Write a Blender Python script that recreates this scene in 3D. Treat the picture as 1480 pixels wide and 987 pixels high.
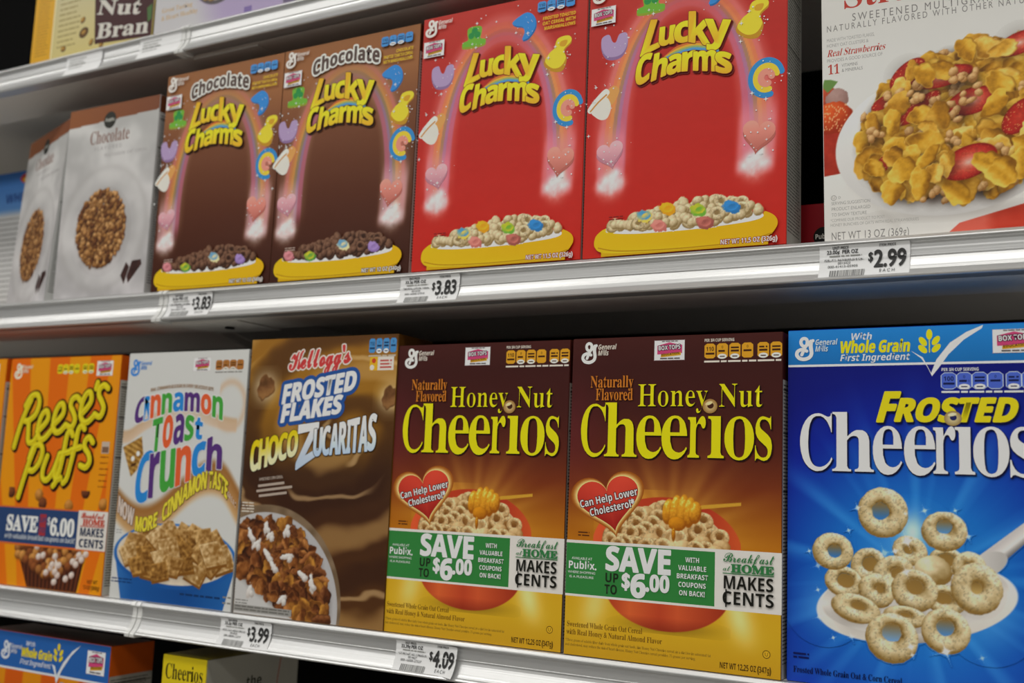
import bpy, math, random
import numpy as np
from mathutils import Vector, Matrix
from mathutils.geometry import tessellate_polygon

C = bpy.context.scene.collection
sc = bpy.context.scene
for _o in list(bpy.data.objects):
    bpy.data.objects.remove(_o)
R = math.radians

# ------------------------------------------------------------------ camera, world, lamps, exposure
cam_data = bpy.data.cameras.new('camera')
cam_data.sensor_width = 36.0
cam_data.lens = 1552.93 / 1480 * 36.0
cam_data.clip_start = 0.05
cam = bpy.data.objects.new('camera', cam_data)
C.objects.link(cam)
YAW, PITCH, ROLL = R(29.4808), R(7.7100), R(2.2730)
_fw = Vector((-math.sin(YAW) * math.cos(PITCH), math.cos(YAW) * math.cos(PITCH), math.sin(PITCH)))
_rt = Vector((math.cos(YAW), math.sin(YAW), 0))
_up = _rt.cross(_fw)
_r2 = _rt * math.cos(ROLL) + _up * math.sin(ROLL)
_u2 = _up * math.cos(ROLL) - _rt * math.sin(ROLL)
_m = Matrix((_r2, _u2, -_fw)).transposed().to_4x4()
_m.translation = Vector((0.61234, -0.88384, -0.20991))
cam.matrix_world = _m
cam_data.dof.use_dof = True
cam_data.dof.focus_distance = 0.93
cam_data.dof.aperture_fstop = 5.2
sc.camera = cam

world = bpy.data.worlds.new('store')
sc.world = world
world.use_nodes = True
world.node_tree.nodes['Background'].inputs[0].default_value = (0.95, 0.97, 1.0, 1)
world.node_tree.nodes['Background'].inputs[1].default_value = 0.16

def ceiling_lamp(name, loc, sx, sy, power, rot=(0, 0, 0), col=(1, 0.985, 0.945)):
    l = bpy.data.lights.new(name, 'AREA')
    l.shape = 'RECTANGLE'; l.size = sx; l.size_y = sy; l.energy = power; l.color = col
    o = bpy.data.objects.new(name, l); C.objects.link(o)
    o.location = loc; o.rotation_euler = rot
    return o
# two rows of fluorescent troffers along the aisle ceiling
for i, x in enumerate((-3.2, -1.5, 0.2, 1.9)):
    ceiling_lamp('ceiling_lamp', (x, -1.25, 1.95), 1.2, 0.3, 33)
for i, x in enumerate((-3.2, -1.5, 0.2, 1.9)):
    ceiling_lamp('ceiling_lamp', (x, -3.2, 1.95), 1.2, 0.6, 60)

vs = sc.view_settings
vs.view_transform = 'Standard'
vs.look = 'None'
vs.gamma = 1.0
vs.use_curve_mapping = False
vs.exposure = -1.22

# ------------------------------------------------------------------ materials
def principled(name, col=(0.5, 0.5, 0.5), rough=0.5, metal=0.0, spec=0.5):
    m = bpy.data.materials.new(name); m.use_nodes = True
    b = m.node_tree.nodes['Principled BSDF']
    b.inputs['Base Color'].default_value = (*col, 1)
    b.inputs['Roughness'].default_value = rough
    b.inputs['Metallic'].default_value = metal
    b.inputs['Specular IOR Level'].default_value = spec
    return m, m.node_tree, b

def noise_bump(nt, b, scale, strength, dist=0.001, stretch=None):
    n = nt.nodes.new('ShaderNodeTexNoise'); n.inputs['Scale'].default_value = scale; n.inputs['Detail'].default_value = 3
    tc = nt.nodes.new('ShaderNodeTexCoord')
    mp = nt.nodes.new('ShaderNodeMapping')
    if stretch: mp.inputs['Scale'].default_value = stretch
    nt.links.new(tc.outputs['Object'], mp.inputs['Vector'])
    nt.links.new(mp.outputs['Vector'], n.inputs['Vector'])
    bp = nt.nodes.new('ShaderNodeBump'); bp.inputs['Strength'].default_value = strength; bp.inputs['Distance'].default_value = dist
    nt.links.new(n.outputs['Fac'], bp.inputs['Height'])
    nt.links.new(bp.outputs['Normal'], b.inputs['Normal'])
    return n

# printed board: the ink colour of the print is stored on the mesh, the coating is a glossy varnish
def print_mat(name, rough, spec):
    m, nt, b = principled(name, rough=rough, spec=spec)
    at = nt.nodes.new('ShaderNodeVertexColor'); at.layer_name = 'ink'
    nt.links.new(at.outputs['Color'], b.inputs['Base Color'])
    noise_bump(nt, b, 9.0, 0.12, 0.01)
    return m
M_PRINT = print_mat('printed_carton_board', 0.42, 0.2)
M_PAPER = print_mat('printed_paper', 0.6, 0.25)
M_CARD, nt, b = principled('plain_grey_board', (0.35, 0.3, 0.25), 0.8)
noise_bump(nt, b, 60, 0.1)
M_ALU, nt, b = principled('brushed_aluminium', (0.66, 0.66, 0.655), 0.36, 0.7)
nz = noise_bump(nt, b, 5.0, 0.10, 0.002, (0.6, 90, 90))
M_STEEL, nt, b = principled('enamelled_shelf_steel', (0.72, 0.69, 0.65), 0.6, 0.0, 0.2)
noise_bump(nt, b, 40, 0.05)
M_CLEAR, nt, b = principled('white_plastic', (0.78, 0.78, 0.76), 0.25)
noise_bump(nt, b, 80, 0.1)
M_DARK, nt, b = principled('dark_back_panel', (0.004, 0.004, 0.004), 0.8, 0.0, 0.05)
noise_bump(nt, b, 30, 0.1)
M_FLOOR, nt, b = principled('vinyl_floor', (0.62, 0.60, 0.56), 0.35)
noise_bump(nt, b, 3, 0.02)
M_CEIL, nt, b = principled('ceiling_board', (0.7, 0.7, 0.68), 0.9)
noise_bump(nt, b, 50, 0.2)

# ------------------------------------------------------------------ ink helpers
GAIN = 1.55
def s2l(c):
    c = np.asarray(c, dtype=np.float64)
    return np.where(c <= 0.04045, c / 12.92, ((c + 0.055) / 1.055) ** 2.4)
def rgb(h):
    if isinstance(h, str):
        h = h.lstrip('#')
        if len(h) == 3: h = ''.join(x + x for x in h)
        return np.array([int(h[i:i + 2], 16) / 255 for i in (0, 2, 4)])
    return np.asarray(h, dtype=np.float64)
def ink(c):
    return np.minimum(s2l(np.clip(rgb(c), 0, 1)) * GAIN, 0.88)
def mix(a, b, t):
    a, b = rgb(a), rgb(b)
    t = np.asarray(t, dtype=np.float64)
    if t.ndim: t = t[..., None]
    return a + (b - a) * t
def sstep(a, b, x):
    t = np.clip((x - a) / (b - a), 0, 1)
    return t * t * (3 - 2 * t)
def ramp(x, stops):
    xs = [s[0] for s in stops]
    cs = np.array([rgb(s[1]) for s in stops])
    return np.stack([np.interp(x, xs, cs[:, k]) for k in range(3)], -1)
def vnoise(X, Y, seed=0):
    xi, yi = np.floor(X).astype(np.int64), np.floor(Y).astype(np.int64)
    fx, fy = X - xi, Y - yi
    fx, fy = fx * fx * (3 - 2 * fx), fy * fy * (3 - 2 * fy)
    def h(a, b):
        v = (a * 374761393 + b * 668265263 + seed * 974711) & 0x7fffffff
        v = ((v ^ (v >> 13)) * 1274126177) & 0x7fffffff
        return ((v ^ (v >> 16)) & 0xffff) / 65535.0
    return (h(xi, yi) * (1 - fx) + h(xi + 1, yi) * fx) * (1 - fy) + (h(xi, yi + 1) * (1 - fx) + h(xi + 1, yi + 1) * fx) * fy
def fbm(X, Y, seed=0, o=3):
    s = 0; a = 0.5; t = 0
    for i in range(o):
        s = s + a * vnoise(X * 2 ** i, Y * 2 ** i, seed + i); t += a; a *= 0.5
    return s / t

# ------------------------------------------------------------------ letter outlines (units of 1/1000 em)
SERIF = {
'a':[344,[255,-10,232,-7,216,1,205,15,200,35,176,16,138,-3,110,-8,68,-5,51,3,36,17,23,41,20,69,26,94,41,117,63,136,95,154,146,174,199,190,199,248,193,273,178,289,151,295,121,292,110,287,104,272,120,245,123,227,114,206,95,194,72,191,53,197,40,210,33,229,35,251,42,269,58,287,81,302,130,316,195,317,241,306,259,295,273,281,285,259,292,224,294,42,297,36,304,34,320,42,329,28,312,11,294,-1,275,-8],[151,34,163,36,177,43,199,63,199,169,156,153,144,144,130,127,119,100,120,62,124,50,140,35]],
'b':[361,[43,-11,42,406,35,431,8,439,8,455,138,455,138,279,170,306,203,317,225,318,246,316,266,309,284,299,308,276,324,249,336,218,341,182,341,141,334,107,323,75,303,44,286,25,243,-1,223,-7,192,-10,164,-6,131,8,105,28,53,-11],[183,14,199,16,213,23,224,34,230,45,241,88,245,160,242,213,231,251,223,264,212,273,184,280,169,277,153,268,144,257,138,242,140,50,147,31,156,22,168,16]],
'c':[293,[156,-10,124,-6,91,8,62,32,40,63,25,101,20,138,21,179,31,217,54,259,71,278,91,294,114,307,138,315,186,319,218,314,239,305,259,290,272,271,277,245,272,223,257,208,236,204,215,209,202,222,197,240,196,280,186,293,169,297,150,293,134,281,123,262,113,213,114,153,124,103,131,86,143,67,158,53,170,46,199,38,217,39,235,45,255,57,271,72,285,60,258,30,227,8,193,-6]],
'd':[370,[140,-10,111,-6,88,3,65,22,46,46,31,76,22,110,19,147,22,184,30,222,47,260,71,289,100,308,133,318,168,316,198,303,223,280,222,411,215,428,198,437,176,439,176,455,319,455,319,64,326,38,353,28,353,11,294,6,223,-10,223,39,207,18,188,2,166,-7],[171,28,187,31,204,43,215,56,223,76,223,242,213,264,191,278,178,281,163,280,150,275,140,266,126,237,119,191,119,117,127,67,133,51,154,31]],
'e':[301,[154,-10,121,-6,88,8,61,32,42,59,28,93,21,132,20,174,28,217,42,249,62,276,91,300,120,313,152,318,191,315,220,303,249,280,264,259,281,206,283,166,117,166,120,124,138,73,150,60,172,47,199,42,223,47,250,63,270,86,285,73,258,36,228,11,193,-5],[116,192,201,192,200,243,193,277,183,291,167,297,146,294,134,284,125,267,117,225]],
'g':[327,[146,-140,95,-137,61,-128,33,-111,22,-100,16,-88,14,-70,22,-52,40,-37,69,-26,41,-8,28,10,24,30,28,54,38,69,53,83,74,97,102,110,75,123,42,150,33,164,25,187,22,203,23,224,28,245,36,262,47,276,77,299,116,314,162,318,201,314,233,304,317,304,317,268,268,268,286,237,291,208,289,179,278,154,260,133,237,117,209,107,181,103,137,104,124,101,106,88,101,69,106,58,120,51,233,46,263,39,288,27,304,10,313,-12,315,-43,310,-70,302,-85,287,-102,255,-122,227,-132,203,-136],[157,124,175,128,183,134,189,143,197,169,197,253,189,279,175,293,157,297,137,292,124,276,117,249,114,211,117,169,125,143,137,130],[161,-116,205,-113,238,-104,257,-88,262,-78,263,-62,257,-47,239,-38,212,-34,97,-34,78,-54,74,-64,74,-77,82,-93,100,-106,126,-114]],
'h':[381,[18,0,18,16,36,19,47,28,51,39,52,56,52,409,44,431,34,437,19,440,19,455,148,455,148,267,179,298,203,311,222,317,273,315,296,303,309,292,322,268,329,237,332,40,341,22,363,16,363,0,202,0,202,16,224,22,230,29,234,42,235,220,233,246,227,261,216,269,199,271,184,268,170,260,148,235,149,42,157,23,165,18,180,16,180,0]],
'i':[198,[101,362,81,366,65,376,54,393,50,412,54,432,65,449,81,460,101,463,120,460,137,449,147,432,151,412,147,393,136,376,120,366],[18,0,18,16,37,20,47,28,51,39,52,56,51,270,45,287,20,293,21,310,148,310,149,44,157,23,180,16,180,0]],
'l':[199,[18,0,18,16,37,20,47,28,51,39,52,56,52,410,45,431,36,437,20,439,20,455,148,455,149,48,151,33,156,24,180,16,180,0]],
'm':[554,[18,0,18,16,36,19,47,28,51,39,52,56,52,265,49,278,43,287,34,292,19,294,19,310,146,310,146,265,172,293,200,311,231,318,261,316,281,310,297,300,310,286,320,261,352,296,390,315,411,318,438,317,455,312,482,292,492,277,502,237,505,38,514,22,536,16,536,0,377,0,377,16,395,20,405,29,410,56,410,220,407,246,403,260,396,267,382,271,367,270,346,260,324,237,325,44,334,23,356,16,356,0,199,0,199,16,214,18,222,23,231,42,232,223,229,248,223,262,211,270,192,271,167,260,146,235,147,42,155,23,177,16,177,0]],
'n':[381,[18,0,18,16,36,19,47,28,51,39,52,56,52,265,49,278,43,287,34,292,19,294,19,310,148,310,148,267,162,285,178,298,196,309,222,317,273,315,303,298,314,285,322,268,329,237,332,38,341,22,363,16,363,0,202,0,202,16,224,22,230,29,234,42,235,220,233,246,227,261,216,269,199,271,184,268,170,260,148,235,149,42,157,23,165,18,180,16,180,0]],
'o':[336,[169,-10,137,-7,108,2,82,17,60,37,43,61,29,89,21,120,19,154,21,188,29,219,43,248,60,272,82,292,108,306,137,315,168,318,199,315,228,307,253,292,275,273,293,249,306,221,314,189,317,154,314,119,306,88,293,60,275,36,254,16,228,2,200,-7],[169,11,193,18,204,30,210,43,217,81,220,154,217,227,209,267,194,290,184,296,169,299,144,292,133,280,127,267,119,220,117,154,120,82,127,43,133,30,142,20,153,14]],
'r':[287,[18,0,18,16,37,20,47,28,51,39,52,56,52,268,44,288,20,293,21,310,146,310,146,252,160,274,178,294,199,309,219,317,243,318,263,313,277,302,286,287,289,269,287,250,279,236,267,226,248,222,230,226,220,233,202,255,189,260,178,257,168,250,153,223,149,196,150,41,156,29,163,23,197,16,197,0]],
's':[288,[151,-10,122,-6,74,9,60,4,51,-9,36,-9,36,105,53,105,62,76,78,49,96,31,119,18,146,15,171,21,187,37,192,58,187,78,172,95,90,139,59,164,41,193,37,231,42,255,53,276,68,294,84,306,103,314,129,319,153,318,214,305,223,308,230,319,244,319,244,222,228,222,217,250,202,272,183,287,162,295,134,295,116,286,106,269,107,246,114,234,128,222,204,183,235,159,247,143,257,108,257,83,248,47,238,29,224,15,194,-3]],
't':[228,[124,-9,97,-7,79,0,64,13,54,32,48,66,48,279,20,279,20,300,88,369,129,424,144,424,144,310,208,310,208,279,144,279,144,79,148,55,157,43,174,41,192,51,206,75,222,66,205,33,182,9,155,-5]],
'u':[375,[131,-10,105,-7,84,1,68,14,55,37,48,61,46,84,44,266,41,279,35,287,11,294,11,310,142,310,142,70,149,49,156,41,165,37,180,36,198,40,214,50,228,66,226,269,222,282,211,290,189,294,189,310,324,310,324,57,333,37,344,32,360,30,360,13,300,7,228,-10,228,40,209,19,186,3,160,-7]],
'v':[306,[142,-10,33,260,18,286,-3,293,-3,310,164,310,164,294,137,291,131,284,129,274,185,122,241,271,239,282,232,289,203,294,203,310,305,310,305,295,284,285,271,268,160,-10]],
'w':[435,[122,-10,15,269,4,286,-11,293,-11,310,138,310,138,293,118,288,115,270,167,127,211,235,194,283,185,292,168,295,168,310,323,310,323,293,309,291,296,282,296,273,336,141,387,271,386,281,381,288,356,295,356,310,445,310,445,295,428,289,417,269,304,-10,289,-10,223,197,140,-10]],
'y':[300,[52,-140,37,-139,24,-134,10,-125,1,-114,-7,-84,-5,-69,1,-58,11,-47,24,-41,40,-40,55,-43,72,-61,76,-94,82,-98,90,-98,104,-87,121,-62,132,-38,140,-5,31,263,15,288,-5,293,-5,310,162,310,162,293,143,292,132,287,128,272,185,119,232,245,238,269,237,280,231,288,220,292,203,293,203,310,300,310,300,293,290,292,282,286,266,260,158,-35,133,-89,117,-112,100,-128,78,-137]],
'A':[437,[-9,0,-9,18,7,20,20,27,43,60,206,466,224,465,400,52,419,26,429,20,443,18,443,0,229,0,229,18,266,23,278,31,283,39,280,62,253,132,103,132,77,67,75,41,79,32,90,24,107,19,128,18,128,0],[113,161,242,161,209,240,177,319]],
'B':[443,[16,0,16,17,42,21,57,28,67,38,73,58,75,369,72,404,63,424,46,435,15,439,15,455,262,454,328,441,363,422,379,406,393,375,396,340,389,313,375,290,353,271,324,257,287,247,344,231,367,219,385,206,400,190,410,173,416,153,417,109,412,89,396,59,382,44,365,30,330,14,297,5,259,1],[182,252,218,254,243,260,260,270,273,285,282,310,285,351,281,385,269,412,252,427,230,433,202,433,193,430,187,424,182,397],[222,24,263,32,285,52,294,72,301,122,299,154,290,190,280,204,271,213,240,227,182,231,183,55,186,40,193,31,204,26]],
'C':[468,[257,-11,224,-9,193,-3,144,16,101,46,81,67,63,91,38,147,27,203,26,237,29,270,43,323,64,364,97,404,132,431,173,451,218,462,271,465,309,459,375,437,391,435,401,438,410,445,419,465,437,465,437,308,420,308,407,338,375,387,356,407,324,429,290,441,237,440,212,430,191,413,167,375,151,321,144,226,146,179,152,138,163,103,177,74,196,52,219,36,247,27,278,24,298,25,333,34,368,50,400,75,428,106,447,89,429,65,409,45,365,14,314,-5]],
'E':[442,[14,0,14,17,47,21,64,31,72,48,75,78,73,397,69,414,62,425,44,435,16,439,16,455,399,455,399,320,383,320,376,355,363,383,349,400,326,415,288,426,249,430,206,429,195,427,189,422,183,395,183,246,209,247,232,252,254,264,269,282,280,310,288,345,304,345,304,118,287,118,277,172,268,189,255,204,226,218,183,222,183,64,184,49,189,38,206,29,242,28,291,33,326,43,352,58,374,78,393,105,411,143,430,143,402,0]],
'F':[404,[15,0,15,17,42,22,57,29,67,39,73,60,75,375,72,402,65,420,46,432,14,439,14,455,394,455,394,320,377,320,366,365,349,394,333,408,310,420,289,426,259,430,191,427,186,421,182,398,182,247,220,250,237,256,250,265,261,277,272,296,284,347,302,347,302,118,285,118,273,173,262,194,251,206,237,215,220,220,182,224,182,75,186,46,193,34,206,25,257,17,257,0]],
'G':[508,[268,-10,216,-6,170,7,128,27,88,60,57,103,39,146,29,194,28,246,33,287,44,324,61,358,83,388,115,419,146,439,180,454,217,462,257,465,298,462,333,454,388,436,397,437,405,442,419,465,437,465,437,308,420,308,396,359,379,383,360,403,329,426,299,439,275,443,239,440,214,430,193,413,176,389,158,341,150,301,146,254,146,202,149,167,162,107,172,82,189,55,221,26,240,18,260,14,285,13,308,16,324,24,334,35,340,48,342,135,338,157,331,169,321,175,302,180,275,182,275,198,500,198,500,182,466,176,457,171,450,160,446,132,446,29,402,12,357,0,313,-8]],
'H':[523,[15,0,15,17,48,23,64,33,72,50,75,81,73,397,68,416,59,427,41,435,16,439,16,455,242,455,242,439,201,431,191,423,186,412,182,385,182,251,342,251,342,385,338,412,333,423,323,431,282,439,282,455,507,455,507,439,484,435,468,429,458,421,452,407,449,383,449,76,453,49,460,35,468,27,485,20,507,17,507,0,282,0,282,17,308,21,326,28,335,38,341,59,342,221,182,221,182,76,186,47,193,33,202,26,218,20,242,17,242,0]],
'M':[634,[14,0,14,17,46,23,65,35,73,53,75,79,74,404,68,420,59,429,15,439,15,455,185,455,317,142,449,455,617,455,617,439,590,433,573,423,565,411,561,393,560,82,565,43,571,31,580,24,617,17,617,0,396,0,396,17,421,21,438,28,448,39,453,58,455,399,288,0,270,0,105,389,107,59,113,37,123,27,142,20,169,17,169,0]],
'N':[494,[403,-11,107,350,108,55,115,36,124,27,140,21,167,17,167,0,18,0,18,17,56,24,66,31,72,43,76,73,76,388,38,432,18,439,18,455,156,455,391,169,389,405,383,420,373,429,357,435,331,439,331,455,480,455,480,439,457,436,438,429,429,419,423,400,422,-11]],
'O':[525,[261,-11,219,-7,174,5,134,26,94,58,66,93,45,134,32,179,28,228,32,276,45,321,66,362,95,397,130,426,170,448,216,462,265,466,313,462,357,448,397,427,431,399,459,364,481,323,494,277,498,228,494,179,481,134,459,93,430,58,391,26,349,5,304,-7],[265,12,292,15,315,26,335,42,351,66,363,96,372,133,378,177,379,241,376,289,369,331,348,389,330,412,310,430,286,440,260,443,233,440,210,430,190,413,174,389,161,359,152,322,147,278,145,215,148,167,155,125,166,90,177,67,195,43,215,26,238,16]],
'R':[473,[15,0,15,17,48,23,64,33,72,50,75,81,73,397,68,416,59,427,41,435,16,439,16,455,229,455,285,451,347,436,373,422,389,409,408,382,415,356,417,324,411,296,398,272,377,252,350,236,315,224,432,50,455,24,465,19,480,17,480,0,338,0,201,212,182,212,182,76,186,47,193,33,202,26,218,20,242,17,242,0],[182,234,222,235,253,241,277,255,290,272,301,305,303,347,296,386,284,407,266,422,243,430,207,430,195,426,188,420,182,392]],
'S':[390,[43,-11,43,158,62,158,80,101,107,54,129,34,155,21,201,15,238,23,254,33,266,47,275,63,278,81,278,100,273,115,253,142,117,217,84,244,65,270,52,304,50,347,60,387,79,420,97,438,115,449,157,464,212,464,300,445,313,450,320,466,339,466,339,319,322,319,310,354,291,388,270,413,242,433,211,443,182,444,154,436,133,419,122,400,120,377,125,353,137,336,173,311,290,253,317,233,337,211,350,188,357,162,359,133,356,102,346,70,328,43,298,18,266,2,223,-8,179,-10,148,-6,82,12,69,7,61,-11]],
'T':[423,[92,0,92,17,119,20,138,28,148,39,154,60,156,433,130,432,107,427,73,410,54,391,43,372,33,344,29,318,11,318,11,455,211,455,410,455,410,317,394,317,381,368,371,388,348,411,330,422,308,429,263,433,265,60,268,43,276,30,296,21,328,17,328,0]],
'V':[428,[212,-13,40,390,18,425,5,433,-14,439,-14,455,211,455,211,439,179,436,160,428,154,419,153,404,161,378,259,143,303,260,349,380,355,409,352,422,343,431,327,436,299,439,299,455,442,455,442,439,425,436,412,430,402,421,390,402,230,-13]],
'W':[611,[171,-11,29,401,13,430,1,436,-15,439,-15,455,181,455,181,439,157,435,145,427,141,416,141,401,148,373,223,153,301,353,277,420,261,433,229,439,229,455,439,455,439,439,404,432,396,423,393,408,474,166,543,375,548,401,548,416,543,426,528,435,503,439,503,455,624,455,624,439,609,434,597,424,578,389,446,-11,428,-11,316,309,190,-11]],
'0':[375,[188,-7,146,-2,116,8,86,28,63,56,45,91,33,132,25,188,23,241,26,303,33,349,45,390,63,425,86,452,116,472,146,482,189,486,223,483,258,472,287,452,311,425,329,390,342,349,350,294,353,240,349,179,342,132,329,91,311,56,287,28,258,8,222,-4],[188,37,201,39,216,47,225,58,234,78,245,146,248,240,245,335,234,402,225,422,202,441,189,443,172,439,152,422,142,402,136,376,131,335,127,240,131,146,142,78,160,47,171,40]],
'1':[375,[65,0,65,36,134,37,146,45,152,60,154,416,103,361,87,351,72,346,59,347,40,359,33,371,28,396,77,413,101,426,179,482,254,482,256,61,262,44,274,37,343,36,343,0]],
'6':[375,[197,-7,150,-1,109,18,76,49,54,87,44,113,37,143,31,203,32,269,43,331,66,391,83,418,100,438,120,455,142,468,166,478,193,484,232,486,273,481,303,470,326,453,339,427,339,400,332,386,322,376,298,364,260,360,257,398,248,425,235,441,216,447,192,442,169,425,150,395,138,361,129,319,125,269,161,286,194,293,240,293,273,285,301,270,324,248,340,220,350,186,352,146,346,105,333,69,317,44,291,19,264,5,233,-4],[199,38,211,39,224,46,241,68,252,104,254,155,249,200,238,228,219,247,206,252,193,253,169,249,142,236,125,221,131,138,144,87,155,66,167,51,180,42]],
}
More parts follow.
